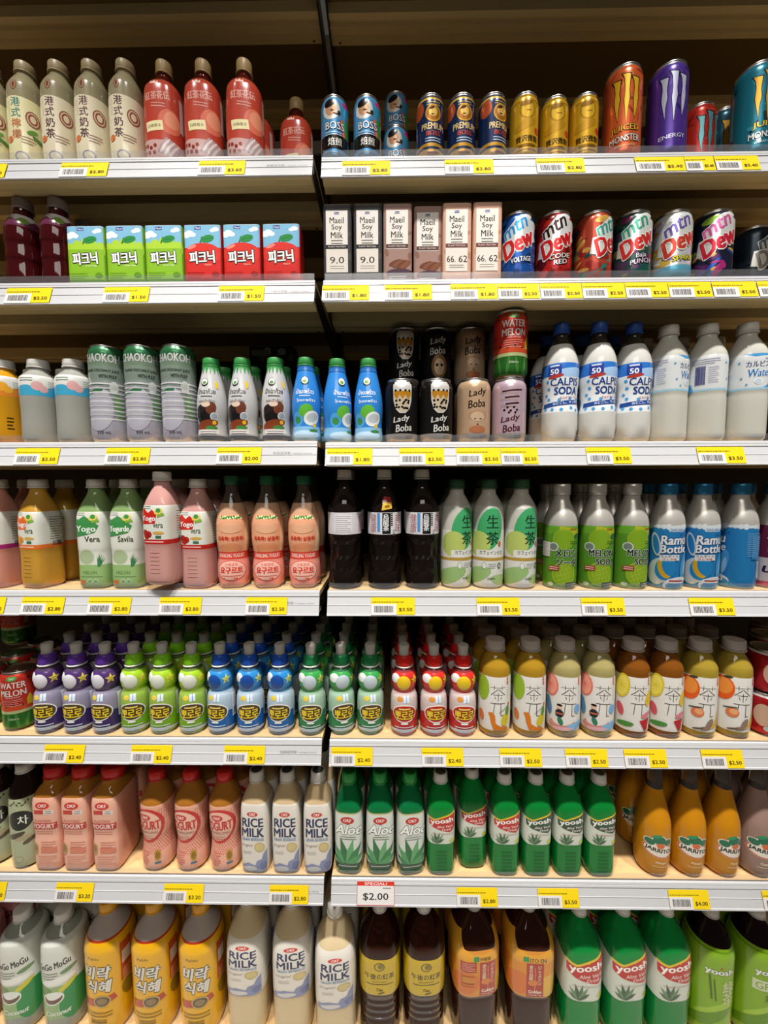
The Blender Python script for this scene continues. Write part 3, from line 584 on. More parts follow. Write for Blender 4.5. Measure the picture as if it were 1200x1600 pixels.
# ------------------------------------------------------------------ fourth shelf
def ribs_on(body, u, vs_, w_, t, m, lift=.5):
    """embossed grip bars on a bottle's front"""
    F = Flat(0); F.lift = lift
    for v in vs_:
        for q in (0,): F.add([(u-w_/2, v-t), (u+w_/2, v-t), (u+w_/2, v+t), (u-w_/2, v+t)], [(0, 1, 2, 3)], '#ffffff')
    body.ref(vs_[0]); return ('grip_panel', body.wrap('grip_panel', F, m), None)
def yogo(kid, desc, short, liq, redc, dk, fruit, sub, sleeve):
    h = 224; n = 4.
    b = Body(pet(h, 30.5, 148, 198, n=n, nr=14.5, cap=18, mid=((60, 29.5), (76, 29.5), (84, 30.5), (120, 30.5))), fine=[20, 40, 95, 110, 135, 155])
    def a(F):
        z0 = 6 if sleeve else 82
        F.band(z0, 158, '#d5d6cc')
        if sleeve:
            F.band(6, 50, '#8fb070'); F.E(-6, 66, 17, 16, '#b9c4a4'); F.E(-6, 66, 15, 14, '#a4b48e')
            for i in range(6): F.poly([(16, 46), (20+i*3-4, 76-abs(i-2)*4), (21, 46)], '#3f7a4c'); F.lift -= .03
            F.T('MELON', 0, 34, 28, 6.5, '#5f7a4a', .02); F.R(-16, 14, 11, 10, '#c9703a'); F.E(-1, 16, 5, 5, '#e0e4d8'); F.E(11, 16, 5, 5, '#e0e4d8'); F.E(-1, 16, 4.2, 4.2, '#7fa068'); F.E(11, 16, 4.2, 4.2, '#7fa068'); F.R(2, 26, 44, .8, '#5a7a4a')
            F.poly([(-34, 106), (-10, 110), (14, 116), (22, 130), (10, 140), (-6, 150), (-18, 142), (-34, 146)], '#3f8a4a'); F.T('Yogo' if kid == 'melon_yogo' else 'Yogurde', -4, 122, 40, 16, '#f4f4ee', .03); F.T('Vera' if kid == 'melon_yogo' else 'Savila', 8, 103, 30, 11, '#26301f', .02)
        else:
            F.poly([(-34, 120), (4, 122), (8, 140), (-2, 150), (-10, 143), (-20, 152), (-34, 146)], redc); F.band(82, 91, dk); F.lines(0, 86.5, 40, 1, 3, '#f0d0c8', 1.8)
            F.T('Yogo', -10, 131, 30, 13, '#f2eeea', .04); F.T('vera', 10, 118, 20, 8, '#3a4a2a', .02); F.dots([(-18, 104), (-10, 101), (-15, 98)], 6.5, fruit, 12); F.E(10, 104, 12, 3, '#c9a04a'); F.R(10, 96, 12, 5, '#3a6a4a')
        F.E(12, 146, 9, 6, '#d9c45a', 20); F.E(12, 148, 5, 4.5, '#3f8a4a'); F.R(16, 139, 14, 5, '#7aa83a', 15); F.lines(-14, 156, 18, 2, 4, '#6a7a6a', .8)
        F.lines(62, 146, 26, 10, 5, '#4a4a48', 1.0); F.bars(62, 92, 18, 10, '#3a3a3a')
    ex = [] if sleeve else [ribs_on(b, 0, [26+i*8 for i in range(6)], 20, 1.3, liq)]
    K(kid, 'yogurt_drink_bottle', 'bottle', desc, short, b, a, liq, ref=100, R=32, cap=cap_mesh(h-18, h, 17, '#c6c1ba'), extra=ex)
yogo('pink_yogo', 'pink yogurt drink bottle with magenta label stripe', 'pink yogurt drink bottle', liquid('#cf8e7c', .15), '#c23a86', '#a02a70', '#c93a6a', '', False)
yogo('orange_yogo', 'orange yogurt drink bottle with orange label stripe', 'orange yogurt drink bottle', liquid('#c8963a', .15), '#d9662a', '#d9702a', '#d9922a', '', False)
yogo('melon_yogo', 'pale green melon drink bottle reading Vera', 'pale green melon bottle', liquid('#86a468', .15), '#3f8a4a', '#3f8a4a', '#8ab04a', '', True)
yogo('melon_savila', 'pale green melon drink bottle with Spanish lettering', 'green melon bottle in Spanish', liquid('#86a468', .15), '#3f8a4a', '#3f8a4a', '#8ab04a', '', True)
yogo('berry_yogo', 'pale pink yogurt drink bottle with red label stripe', 'pale pink yogurt bottle', liquid('#cf9a92', .15), '#c2281e', '#b8241e', '#a8281e', '', False)
def sparkyo(F):
    F.band(8, 152, '#dfa07c'); F.E(42, 110, 12, 44, '#e9c09a', -6); F.E(-46, 110, 10, 40, '#e9c09a', 6)
    for i in range(26): F.E(-22+i*1.8, 146+((i*7) % 5-2), 2.6, 1.7, ('#4a9a3a', '#e6e4c0', '#2f7a2a')[i % 3], i*30, 8); F.lift -= .03
    F.band(8, 62, '#d98a7a'); F.T('톡톡쿡! 상큼쿡!', 0, 103, 54, 9, '#cf3a22', .05); F.E(0, 84, 24, 10, '#d88e64'); F.E(0, 124, 24, 10, '#e0aa86')
    F.band(61, 76, '#cf4030'); F.T('SPARKLING YOGURT', 0, 68.5, 60, 8, '#f0d8cc', .02)
    F.E(0, 38, 31, 21, '#cf4030'); F.E(0, 38, 29.6, 19.6, '#e2b4a4'); F.T('스파클링', 0, 50, 26, 7, '#cf3a2a', .03); F.T('요구르트', 0, 38, 46, 13, '#cf2a1c', .06); F.lines(0, 27, 40, 1, 4, '#cf5a4a', 1.6)
h = 230; b = Body(pet(h, 32.5, 135, 196, nr=13, cap=18, mid=((20, 32), (45, 32), (60, 29.5), (75, 29.5), (95, 32.5), (125, 32.5))), fine=[28, 36, 52, 68, 84, 104, 114, 140], petal=24)
K('sparkling_bottle', 'sparkling_yogurt_bottle', 'bottle', 'peach sparkling yogurt bottle with dark green cap', 'peach sparkling yogurt bottle', b, sparkyo, [liquid('#d9ab8a', .2), liquid('#7a6a58', .75)], ref=100, fill=172, R=33, cap=cap_mesh(h-18, h, 14.5, '#1f5f3c'))
def oolong(F):
    F.band(112, 156, '#cfcccf'); F.R(8, 134, 17, 42, '#16161a'); F.V('烏龍茶', 7, 136, 12, 34, '#efefef', .02); F.R(19, 142, 4, 26, '#16161a'); F.lines(19, 152, 2.2, 6, 4, '#e6e6e6', 1.6)
    F.R(-8, 136, 6, 38, '#4a8ac0'); F.V('健康', -20, 134, 15, 38, '#a4646c', .0); F.V('美味', 34, 134, 15, 38, '#a4646c', .0); F.lines(24, 120, 6, 4, 3.4, '#4a4a50', .9)
    F.lines(78, 150, 48, 9, 4.3, '#6a6468', 1.1); F.R(-62, 134, 36, 34, '#dad8da'); F.lines(-62, 148, 32, 8, 4, '#55525a', .9)
def oolong_sticker(F):
    F.poly([(-2, 160), (20, 164), (21, 184), (2, 186)], '#c9a23a'); F.poly([(0, 178), (21, 176), (21, 186), (2, 188)], '#a02a24'); F.E(10, 168, 6, 3, '#7a5a14', 10)
def ool(kid, desc, art, short, stick=None):
    h = 242; b = Body(pet(h, 34.5, 160, 206, nr=13.5, cap=20, mid=((20, 34.5), (36, 33), (92, 33), (108, 34.5), (150, 34.5))), fine=[44, 52, 60, 68, 76, 84, 120, 134, 148, 168, 180], facet=(30, 104, .1))
    K(kid, 'oolong_tea_bottle', 'bottle', desc, short, b, art, liquid('#1a1310', .25, .08), PAPER, ref=134, R=34.5, cap=cap_mesh(h-20, h, 15, '#bdb9b4'), extra=[wrapped(b, stick)] if stick else ())
def wrapped(b, art):
    F = Flat(); b.ref(134); art(F); return ('sticker', b.wrap('sticker', F, FILM), None)
ool('oolong', 'black oolong tea bottle with white paper label', oolong, 'black oolong bottle')
ool('oolong_gold', 'black oolong tea bottle with a gold neck sticker', oolong, 'gold-sticker oolong bottle', oolong_sticker)
def greentea(F):
    F.band(4, 168, '#b9b8ae'); F.band(4, 120, '#cfcfc8'); F.E(-2, 122, 27, 44, '#3f9a62', -14); F.E(-26, 92, 26, 26, '#a9b862', 10); F.band(58, 64, '#a98a3a'); F.R(-4, 72, 52, 15, '#d2d2cb')
    F.E(-36, 26, 40, 16, '#8fb070', 20); F.E(34, 16, 34, 12, '#9ab878', -12)
    F.T('生', 4, 137, 24, 26, '#1c3a26', .015); F.T('茶', 4, 104, 25, 26, '#1c3a26', .015); F.E(19, 92, 3.4, 6, '#b05a34'); F.lines(22, 128, 3, 8, 4, '#4a8a5a', .8)
    F.T('カフェインゼロ', 2, 75, 48, 8, '#2a332c', .01); F.E(-12, 48, 5, 7, '#8a9490'); F.E(-12, 48, 4, 6, '#d2d2cb'); F.lines(4, 52, 16, 3, 4, '#7a8480', .9); F.T('0', 19, 48, 8, 13, '#4a5450', .03); F.T('KIRIN', 2, 22, 14, 4, '#3a4a4a', .03)
    F.lines(-44, 128, 2, 12, 4, '#7a7a74', .9)
h = 222; b = Body(pet(h, 32, 156, 192, nr=14.5, cap=19), fine=[20, 40, 60, 80, 100, 120, 140, 162])
K('green_tea', 'green_tea_bottle', 'bottle', 'white and green tea bottle with dark green cap', 'white and green tea bottle', b, greentea, plastic('#a7a399'), ref=80, R=32, cap=cap_mesh(h-19, h, 17, '#23492f'))
def alubottle(kid, desc, short, cap, art, name):
    h = 212; b = Body([(0, 27), (2, 29.5), (8, 32.5), (40, 32.5), (90, 32.5), (132, 32.5), (150, 29), (166, 22), (178, 16.5), (184, 15.5), (193, 15.5)], fine=[20, 60, 75, 105, 120])
    cm = [('cap', lathe('cap', [(193, 17), (194, 17.6), (200, 17.2), (201, 17.7), (206, 17.4), (210.5, 17.4), (212, 15.5)], mat('cap_'+cap[1:], cap, .35, .6)), None), ('cap_ring', lathe('cap_ring', [(189.5, 16.2), (190, 17.4), (192.4, 17.4), (192.8, 16.4)], mat('cap_'+cap[1:], cap, .35, .6)), 'cap')]
    K(kid, name, 'bottle', desc, short, b, art, mat('painted_aluminium', '#c2beb6', .32, .45), CAN, ref=75, R=32.5, cap=cm)
def melonsoda(jp):
    def a(F):
        F.band(3, 128, '#5f9a2e'); F.band(112, 128, '#6fae34'); F.R(22, 116, 60, 16, '#b9c22e', -8); F.E(2, 102, 22, 20, '#9dba30'); F.E(2, 102, 20, 18, '#8ab52c'); F.E(4, 32, 24, 25, '#a9c634'); F.E(4, 32, 22, 23, '#93b82a')
        for i in range(5): F.R(4, 14+i*9, 34, .8, '#b9cf4a', 20); F.lift -= .03
        for i in range(5): F.R(-10+i*7, 32, .8, 36, '#b9cf4a', 20); F.lift -= .03
        F.E(-18, 86, 10, 9, '#dfe6da'); F.E(-18, 86, 8, 7, '#7a8a7c'); F.T('SANGARIA', 22, 122, 18, 4, '#b0342a', .02); F.E(30, 108, 8, 5, '#2f6a5a', 15); F.lines(24, 97, 20, 2, 4, '#2f5a2a', 1)
        if jp: F.T('メロン', 8, 74, 46, 15, '#16301c', .045, .1, 0, ('#e6ecdc', .12)); F.T('ソーダ', 10, 56, 40, 15, '#16301c', .045, .1, 0, ('#e6ecdc', .12))
        else: F.T('MELON', 6, 74, 48, 13, '#16301c', .045, 0, 0, ('#e6ecdc', .14)); F.T('SODA', 14, 57, 38, 12, '#16301c', .045, 0, 0, ('#e6ecdc', .14))
        F.R(-16, 43, 20, 10, '#a8382c', 4); F.lines(-16, 45, 16, 2, 4, '#efd6c8', 1.6); F.R(20, 10, 26, 10, '#3a4a44'); F.lines(20, 12, 22, 2, 4, '#d0d8d0', 1); F.E(-22, 10, 6, 4, '#b9c4bc')
        if jp: F.R(-36, 80, 24, 30, '#d9d7d2'); F.lines(-36, 90, 18, 5, 5, '#a9a7a4', .8)
    return a
alubottle('melon_soda_jp', 'green melon soda bottle with white sticker', 'green melon soda bottle', '#c9c4bc', melonsoda(True), 'melon_soda_bottle')
alubottle('melon_soda', 'green melon soda bottle reading MELON SODA', 'green melon soda bottle', '#c9c4bc', melonsoda(False), 'melon_soda_bottle')
def ramune(F):
    F.band(3, 128, '#2a7fbe')
    for i in range(24): F.E(-98+i*8.4, 126, 5, 3+(i*5 % 4), '#dfe8ec'); F.lift -= .03
    F.R(10, 120, 30, 7, '#d8e6ee'); F.T('SANGARIA', 10, 120, 26, 5, '#2a6aa8', .03)
    F.T('ラムネ', 26, 111, 24, 5, '#2a4f9a', .03, .2, 8); F.T('Ramu', 6, 100, 48, 18, '#eef2f6', .045, .15, 3, ('#1f3f7f', .14)); F.T('Bottle', 6, 82, 50, 16, '#eef2f6', .045, .15, 3, ('#1f3f7f', .14))
    F.E(-26, 90, 8, 24, '#c9d2d2', 10); F.E(-26, 90, 5.5, 20, '#2a7fbe', 10); F.E(-20, 36, 20, 28, '#c9cfcc', -18); F.E(-8, 42, 18, 24, '#2a86c6', -14); F.E(-10, 42, 11, 20, '#d8ab2a', 16); F.E(-3, 46, 11, 19, '#2a86c6', 16)
    F.R(-2, 64, 34, 12, '#e6e9ea', 4); F.T('ラムボトル', -2, 67, 30, 5, '#26262c', .03, 0, 4); F.T('ラムネ味', -2, 61, 24, 5, '#c03a30', .03, 0, 4)
    F.E(28, 50, 9, 28, '#4fa0d4', -10); F.E(30, 46, 4, 16, '#9cc9e6', -8); F.E(14, 12, 26, 14, '#dfe6ea', 8); F.E(16, 8, 24, 12, '#4a94c8', 8); F.R(12, 17, 34, 7, '#e9ecec'); F.lines(12, 18, 28, 1, 3, '#b03a34', 3)
    F.R(88, 84, 30, 46, '#3688c4'); F.lines(84, 112, 40, 12, 4, '#9cc4e0', .8); F.bars(96, 40, 20, 34, '#dfe4e6')
alubottle('ramune', 'blue soda bottle with white lettering and blue screw cap', 'blue soda bottle', '#2a6f96', ramune, 'ramune_bottle')
def plumsoda(F):
    F.band(3, 128, '#6a2440'); F.band(3, 62, '#cfc4c6'); F.T('ミ\nレ', -10, 96, 24, 44, '#e6dfe2', .04); F.T('ub', -10, 42, 34, 20, '#2a1c3c', .04, .2); F.lines(4, 62, 40, 3, 5, '#8a6a7a', 1); F.band(3, 14, '#b0506a')
alubottle('plum_soda', 'maroon and white soda bottle with blue screw cap', 'maroon soda bottle', '#2a6f96', plumsoda, 'soda_bottle')

# ------------------------------------------------------------------ fifth shelf
def kids(kid, desc, short, capc, top, low, liq, shirt, star, hood):
    prof = [(0, 22), (2, 25), (8, 28), (22, 28.5), (40, 28), (62, 28.5), (82, 27), (90, 22.5), (95, 22), (102, 25.5), (118, 27), (130, 24), (139, 16), (143, 14)]
    b = Body(prof, fine=[30, 50, 72, 110, 124])
    def a(F):
        F.band(10, 134, top); F.band(10, 92, shirt); F.E(0, 28, 60, 26, low); F.band(10, 30, low); F.E(64, 46, 20, 34, low); F.E(-64, 46, 20, 34, low)
        F.E(-24, 122, 13, 9, '#dfe2e0', 8); F.E(-2, 114, 16, 15, hood); s = [(0, 1), (.28, .34), (.95, .31), (.42, -.1), (.6, -.8), (0, -.4), (-.6, -.8), (-.42, -.1), (-.95, .31), (-.28, .34)]
        F.poly([(26+x*11, 118+y*11) for x, y in s], star); F.lines(26, 119, 9, 2, 4, '#5a5a3a', 1)
        F.E(-10, 80, 7, 5, '#d8c04a' if kid != 'red_kids' else '#d08a3a'); F.R(4, 80, 12, 14, '#d0dce6'); F.R(4, 80, 1.2, 14, '#4a7ab0')
        F.E(0, 50, 27, 19, '#eceae2'); F.E(0, 50, 25, 17, '#4a3f2a' if kid != 'red_kids' else '#b02a20'); F.T('뽀로로', 0, 47, 40, 17, '#e6c62e', .05, 0, 0, ('#2a2014', .1)); F.lines(0, 60, 24, 1, 3, '#e6c86a', 3)
        F.lines(0, 29, 14, 1, 3, '#e9e9e0', 3.4); F.lines(0, 21, 40, 2, 5, '#dfe6ea', 1.6); F.E(0, 13, 44, 3.4, '#b9c2cc')
        F.R(46, 58, 18, 50, '#dcdcda'); F.bars(46, 44, 13, 16, '#3a3a3a'); F.lines(46, 78, 14, 6, 4, '#8a8a88', .8)
    ex = [('collar_ring', lathe('collar_ring', [(141, 15), (142, 18.5), (144.5, 18.5), (145.5, 15)], plastic('#d9d6d0')), None),
          ('cap', lathe('cap', [(145, 17.2), (146, 17.8), (154, 17), (162, 15.5), (165, 14), (166, 11)], plastic(capc, .3)), None),
          ('spout', lathe('spout', [(164, 10), (166, 11.4), (174, 10.6), (183, 11.6), (186.5, 11.2), (188, 9)], mat('frosted_spout', '#bdb8b0', .3, 0, .15)), None)]
    K(kid, 'kids_drink_bottle', 'bottle', desc, short, b, a, liq, ref=50, extra=ex, R=28.5)
kids('purple_kids', 'purple-capped kids drink bottle', 'purple-capped bottle', '#5a3494', '#4a2f66', '#3a2a5e', liquid('#5a4a66', .4), '#8f8aa0', '#d6bf4a', '#cfccd4')
kids('lime_kids', 'lime-capped kids drink bottle', 'lime-capped bottle', '#7fc41e', '#9cc42a', '#6fa01e', liquid('#7a9a4a', .4), '#8fae4a', '#d9cf3a', '#d2d6c8')
kids('blue_kids', 'blue-capped kids drink bottle', 'blue-capped bottle', '#1f50b4', '#2f86c8', '#1f5fa0', liquid('#4a7aa0', .4), '#a9bccb', '#c9cf6a', '#1d4a96')
kids('green_kids', 'green-capped kids drink bottle', 'green-capped bottle', '#1d7a44', '#3a9a4a', '#2f7a4a', liquid('#4a8a62', .4), '#9ab8a0', '#c9c25a', '#b9c6cc')
kids('red_kids', 'red-capped kids drink bottle', 'red-capped bottle', '#cf1f1a', '#c9302a', '#b52a28', liquid('#a8444a', .4), '#c9b8b4', '#d9b93a', '#e0bb24')
def fruittea(kid, desc, short, liq, art):
    h = 200; b = Body(pet(h, 33, 142, 172, n=2.15, nr=18, cap=22), fine=[24, 44, 64, 84, 104, 124])
    def a(F):
        F.band(16, 130, '#dcd9d2')
        F.R(6, 108, 32, 1.1, '#33302e'); F.R(-2, 108, 1.1, 10, '#33302e'); F.R(14, 108, 1.1, 10, '#33302e'); F.poly([(5.4, 104), (-8, 92), (-9, 93), (5.4, 106)], '#33302e'); F.poly([(6.6, 104), (20, 92), (21, 93), (6.6, 106)], '#33302e')
        F.R(6, 93, 20, 1.1, '#33302e'); F.R(6, 89, 1.1, 18, '#33302e'); F.R(0, 87, 1.1, 6, '#33302e', 25); F.R(12, 87, 1.1, 6, '#33302e', -25)
        F.R(6, 75, 30, 1.1, '#33302e'); F.R(-2, 63, 1.1, 24, '#33302e', -6); F.R(12, 62, 1.1, 26, '#33302e'); F.R(15, 50, 6, 1.1, '#33302e')
        F.R(27, 122, 4.4, 15, '#b8322e'); F.lines(27, 126, 2.4, 3, 4, '#f0dcd6', 1.8); F.lines(27, 108, 2.4, 7, 4, '#6a6460', .9)
        art(F)
    K(kid, 'fruit_tea_bottle', 'bottle', desc, short, b, a, liq, PAPER, ref=80, R=33.5, cap=cap_mesh(h-22, h, 20.5, '#a69a92', True, .35))
def pear(F):
    F.E(-27, 104, 15, 27, '#8fb02e'); F.E(-30, 44, 7, 12, '#cf7a3a', 10); F.poly([(-14, 54), (-6, 56), (0, 50), (2, 32), (12, 26), (26, 24), (30, 18), (-2, 18), (-8, 34), (-10, 46)], '#cf7422'); F.E(22, 40, 9, 14, '#c9b52e', -15); F.E(27, 58, 5, 10, '#5f8f3a', -8); F.E(30, 72, 3, 4, '#c9743a'); F.R(18, 62, 24, .9, '#3a3a36', 35)
def grapefruit(F):
    F.E(-32, 108, 17, 24, '#d9705a'); F.E(-32, 108, 14, 21, '#e59a86')
    for i in range(6): F.R(-32, 108, 24, .9, '#d9705a', i*30); F.lift -= .03
    F.E(-36, 62, 8, 20, '#5a86a8', 10); F.E(24, 64, 8, 10, '#7aa8d0'); F.E(-8, 30, 26, 12, '#d08a80', 12); F.E(-4, 38, 22, 10, '#dcd9d2', 12); F.E(22, 28, 20, 8, '#7fb0d4', 14); F.E(-6, 20, 22, 4, '#d9a8b0', 6)
    F.E(-12, 52, 8, 9, '#2a2a2c'); F.E(-12, 66, 4.4, 5, '#e0b49a'); F.E(-12, 70, 5.4, 2.6, '#1c1c1e'); F.E(-10, 36, 5, 9, '#3a7a62', 20); F.R(-12, 52, 14, 3, '#c9694a')
def lemon(F):
    F.E(-26, 108, 15, 26, '#d2b92a', -8); F.E(-26, 108, 12, 22, '#e0cf5a', -8)
    for i in range(5): F.R(-26, 108, 22, .9, '#d2b92a', i*36); F.lift -= .03
    F.E(27, 86, 8, 16, '#d8b42a', -12); F.E(-28, 58, 7, 14, '#c9545a', 14); F.E(-18, 29, 16, 5.5, '#4a8a3a', 8); F.poly([(8, 40), (30, 46), (26, 20), (20, 18)], '#b32a32'); F.E(22, 52, 12, 5, '#d27a86', 20)
def peach(F):
    F.E(-28, 104, 20, 25, '#d95a22'); F.E(-26, 108, 14, 17, '#e08a3a'); F.E(-20, 128, 8, 2.6, '#3a3a2a', 10); F.E(-10, 56, 11, 10, '#d2754a', 10); F.E(-8, 58, 7, 6, '#e0a070'); F.E(-14, 66, 12, 1.6, '#4a4a44', 10); F.poly([(10, 22), (34, 30), (34, 66), (28, 50), (22, 36)], '#cfa63a'); F.E(12, 34, 6, 12, '#8a7464', -24); F.E(4, 24, 10, 4, '#8a7464', 10); F.E(-8, 22, 10, 2, '#6a5a4e', 12)
fruittea('pear_tea', 'fruit tea bottle with green pear picture', 'green pear tea bottle', liquid('#c79a2c', .4), pear)
fruittea('grapefruit_tea', 'fruit tea bottle with pink grapefruit picture', 'pink grapefruit tea bottle', liquid('#c2b474', .4), grapefruit)
fruittea('lemon_tea', 'fruit tea bottle with yellow lemon picture', 'yellow lemon tea bottle', liquid('#96581c', .4), lemon)
fruittea('peach_tea', 'fruit tea bottle with orange peach picture', 'orange peach tea bottle', liquid('#bda23c', .4), peach)
def redcan(F, h):
    F.E(-20, h*.5, 16, h*.26, '#d8b49c'); F.E(-8, h*.2, 11, h*.07, '#c9c9cc'); F.E(16, h*.16, 24, h*.12, '#c9b04a', 10); F.E(22, h*.6, 14, h*.2, '#b8b0aa'); F.band(h*.9, h*.94, '#d9d6d2')
can('red_can', 90, 37, 'short red milk can', 'short red can', redcan, '#a81c20', 'milk_can')

# ------------------------------------------------------------------ sixth shelf
def graintea(F):
    F.band(6, 160, '#a9ae8c'); F.E(4, 112, 24, 22, '#1f221c'); F.T('차', 10, 112, 18, 20, '#dfe2d2', .02); F.E(-6, 78, 20, 6, '#4a3f30', 20); F.E(8, 72, 16, 5, '#a89a78', 12); F.E(20, 64, 14, 5, '#5a4a38', 24); F.E(-2, 24, 9, 8, '#b08a62'); F.E(-2, 24, 7.6, 6.6, '#a9ae8c')
    for i in range(8): F.E(-14+i*5, 146+(i*7 % 5)*2, 3.4, 1.4, '#3f4a30', i*40); F.lift -= .03
h = 226; b = Body(pet(h, 32, 158, 200, nr=14, cap=20), fine=[20, 50, 80, 100, 125, 145])
K('grain_tea', 'grain_tea_bottle', 'bottle', 'grey-green tea bottle with round black emblem', 'grey-green tea bottle', b, graintea, liquid('#2a1712', .3), ref=100, R=32, cap=cap_mesh(h-20, h, 17, '#c2beb8'))
def yogsq(F):
    F.band(6, 166, '#dfa088'); F.R(0, 92, 58, 148, '#e2ab94'); F.E(0, 150, 15, 8, '#c2382e'); F.T('OKF', 0, 150, 18, 7, '#f4ece6', .03); F.R(-8, 136, 20, 9, '#bf3a30'); F.R(12, 136, 20, 9, '#d8cfc8'); F.lines(12, 138, 12, 2, 4, '#5a4a4a', 1.2)
    F.T('FLAVORED', 0, 116, 34, 6, '#c9604e', .02); F.R(0, 104, 54, 15, '#bf2f2a'); F.T('YOGURT', 0, 104, 46, 10, '#f2dfd6', .04); F.lines(0, 91, 38, 2, 5, '#c9604e', 1)
    F.E(-20, 52, 7, 13, '#a98a4a'); F.E(-20, 54, 4.6, 8, '#8a6a34'); F.R(8, 50, 32, 12, '#cf7a62'); F.lines(8, 68, 30, 3, 5, '#c9705a', 1); F.lines(4, 36, 38, 4, 5, '#d0806a', 1)
    for s_ in (-1, 1): F.lines(s_*58, 140, 38, 18, 6, '#c47a5e', .9); F.lift -= .02
h = 216; b = Body([(0, 26, 5), (2, 28, 5), (7, 30, 5), (60, 30, 5), (78, 28.6, 5), (90, 28.6, 5), (108, 30, 5), (158, 30, 5), (172, 27, 4), (184, 20, 2), (194, 19, 2)], ay=1.35, fine=[20, 40, 120, 140, 150])
K('yogurt_square', 'yogurt_bottle', 'bottle', 'square orange yogurt bottle with wide red cap', 'square orange yogurt bottle', b, yogsq, liquid('#b4762c', .2), ref=100, R=31, D=42, cap=cap_mesh(192, h, 22.5, '#bf1f1c'))
def sparkx(F):
    F.band(8, 150, '#dfa48c'); F.E(-6, 104, 36, 40, '#c22a28', -18); F.E(-8, 104, 31, 34, '#e6b8a2', -18); F.T('YOGURT', -8, 106, 58, 20, '#bf2a28', .045, 0, 3); F.T('SPARKLING', -6, 90, 44, 6, '#a04a3a', .02); F.E(-10, 124, 13, 7, '#c2382e'); F.T('OKF', -10, 124, 15, 6, '#f4ece6', .03); F.lines(-8, 80, 28, 2, 5, '#b06a5a', 1)
    pts = [(-46+i*4.6+(j % 2)*2.3, 74-j*4.6+abs(i-10)*1.1) for j in range(8) for i in range(21) if 14+j*2 < 74]; F.dots([p for p in pts if p[1] > 30], 1.2, '#c23a32', 6)
    F.dots([(20+i*4.6, 140-j*4.6) for j in range(6) for i in range(6)], 1.1, '#c23a32', 6); F.E(14, 38, 7, 12, '#b08a3a'); F.E(14, 38, 4.6, 8, '#8a6428'); F.R(14, 22, 12, 4, '#3a6a7a'); F.lines(-14, 44, 20, 6, 5, '#cf6a5a', 2)
h = 210; b = Body(pet(h, 33, 150, 186, nr=14, cap=18, n=2.3, mid=((30, 33), (55, 30), (75, 29.5), (100, 33), (140, 33))), fine=[20, 40, 65, 88, 112, 125, 160])
K('yogurt_round', 'sparkling_yogurt_bottle', 'bottle', 'orange sparkling yogurt bottle with red oval label', 'orange sparkling bottle', b, sparkx, liquid('#b4742a', .25), ref=100, R=33.5, cap=cap_mesh(h-19, h, 17, '#bf1f1c'))
def ricemilk(z0, z1, s, big):
    def a(F):
        H = z1-z0; F.band(z0, z1, '#dcd6cc'); y = lambda t: z0+H*t
        F.E(0, y(.86), 12*s, H*.036, '#c2382e'); F.T('OKF', 0, y(.86), 13*s, H*.04, '#f4ece6', .03)
        F.T('RICE', 0, y(.74), 45*s, H*.125, '#232f5a', .05); F.T('MILK', 0, y(.595), 47*s, H*.125, '#232f5a', .05); F.T('GRAIN BEVERAGE', 0, y(.495), 46*s, H*.045, '#4a7aa8', .02)
        F.T('Original', -12*s, y(.4), 26*s, H*.05, '#8a8270', 0, .4); F.E(14*s, y(.38), 11*s, H*.07, '#b9a468'); F.E(14*s, y(.38), 9*s, H*.057, '#c9b880'); F.lines(-12*s, y(.31), 18*s, 2, 4, '#9a9488', .8)
        F.poly([(-30*s, z0), (30*s, z0), (30*s, y(.34)), (22*s, y(.28)), (18*s, y(.2)), (8*s, y(.17)), (4*s, y(.1)), (-12*s, y(.14)), (-30*s, y(.08))], '#8089ac'); F.E(-8*s, y(.05), 16*s, H*.04, '#c9c6c4'); F.E(22*s, y(.1), 8*s, H*.06, '#6a7298')
        for k in (-1, 1): F.R(k*62*s, y(.5), 42*s, H*.8, '#d2ccc2'); F.lines(k*62*s, y(.8), 34*s, 12, H*.045, '#6a7080', 1); F.bars(k*62*s, y(.15), 26*s, H*.1, '#3a3f55')
    return a
h = 214; b = Body(pet(h, 30.5, 146, 188, n=4.5, nr=14, cap=22), fine=[20, 60, 100, 130, 155])
K('rice_milk', 'rice_milk_bottle', 'bottle', 'square rice milk bottle with white cap', 'white rice milk bottle', b, ricemilk(5, 156, 1, False), liquid('#cbb188', .1), ref=90, R=31.5, cap=cap_mesh(h-22, h, 15.5, '#c8c4be'), extra=[('cap_print', lathe('cap_print', [(h-.1, 12), (h+.15, 11.8), (h+.2, 11)], plastic('#3a3a3c')), 'cap')])
def leaves(F, u, v, s, cs):
    for i, (a, L) in enumerate(((-62, .8), (-38, 1.05), (-14, 1.2), (12, 1.15), (34, 1.1), (58, .85))):
        t = math.radians(90-a); dx, dy = math.cos(t), math.sin(t); nx, ny = -dy, dx; l = 34*s*L; w_ = 4.6*s
        F.poly([(u-nx*w_*.6, v-ny*w_*.6), (u+dx*l*.5-nx*w_, v+dy*l*.5-ny*w_), (u+dx*l, v+dy*l), (u+dx*l*.5+nx*w_, v+dy*l*.5+ny*w_), (u+nx*w_*.6, v+ny*w_*.6)], cs[i % len(cs)])
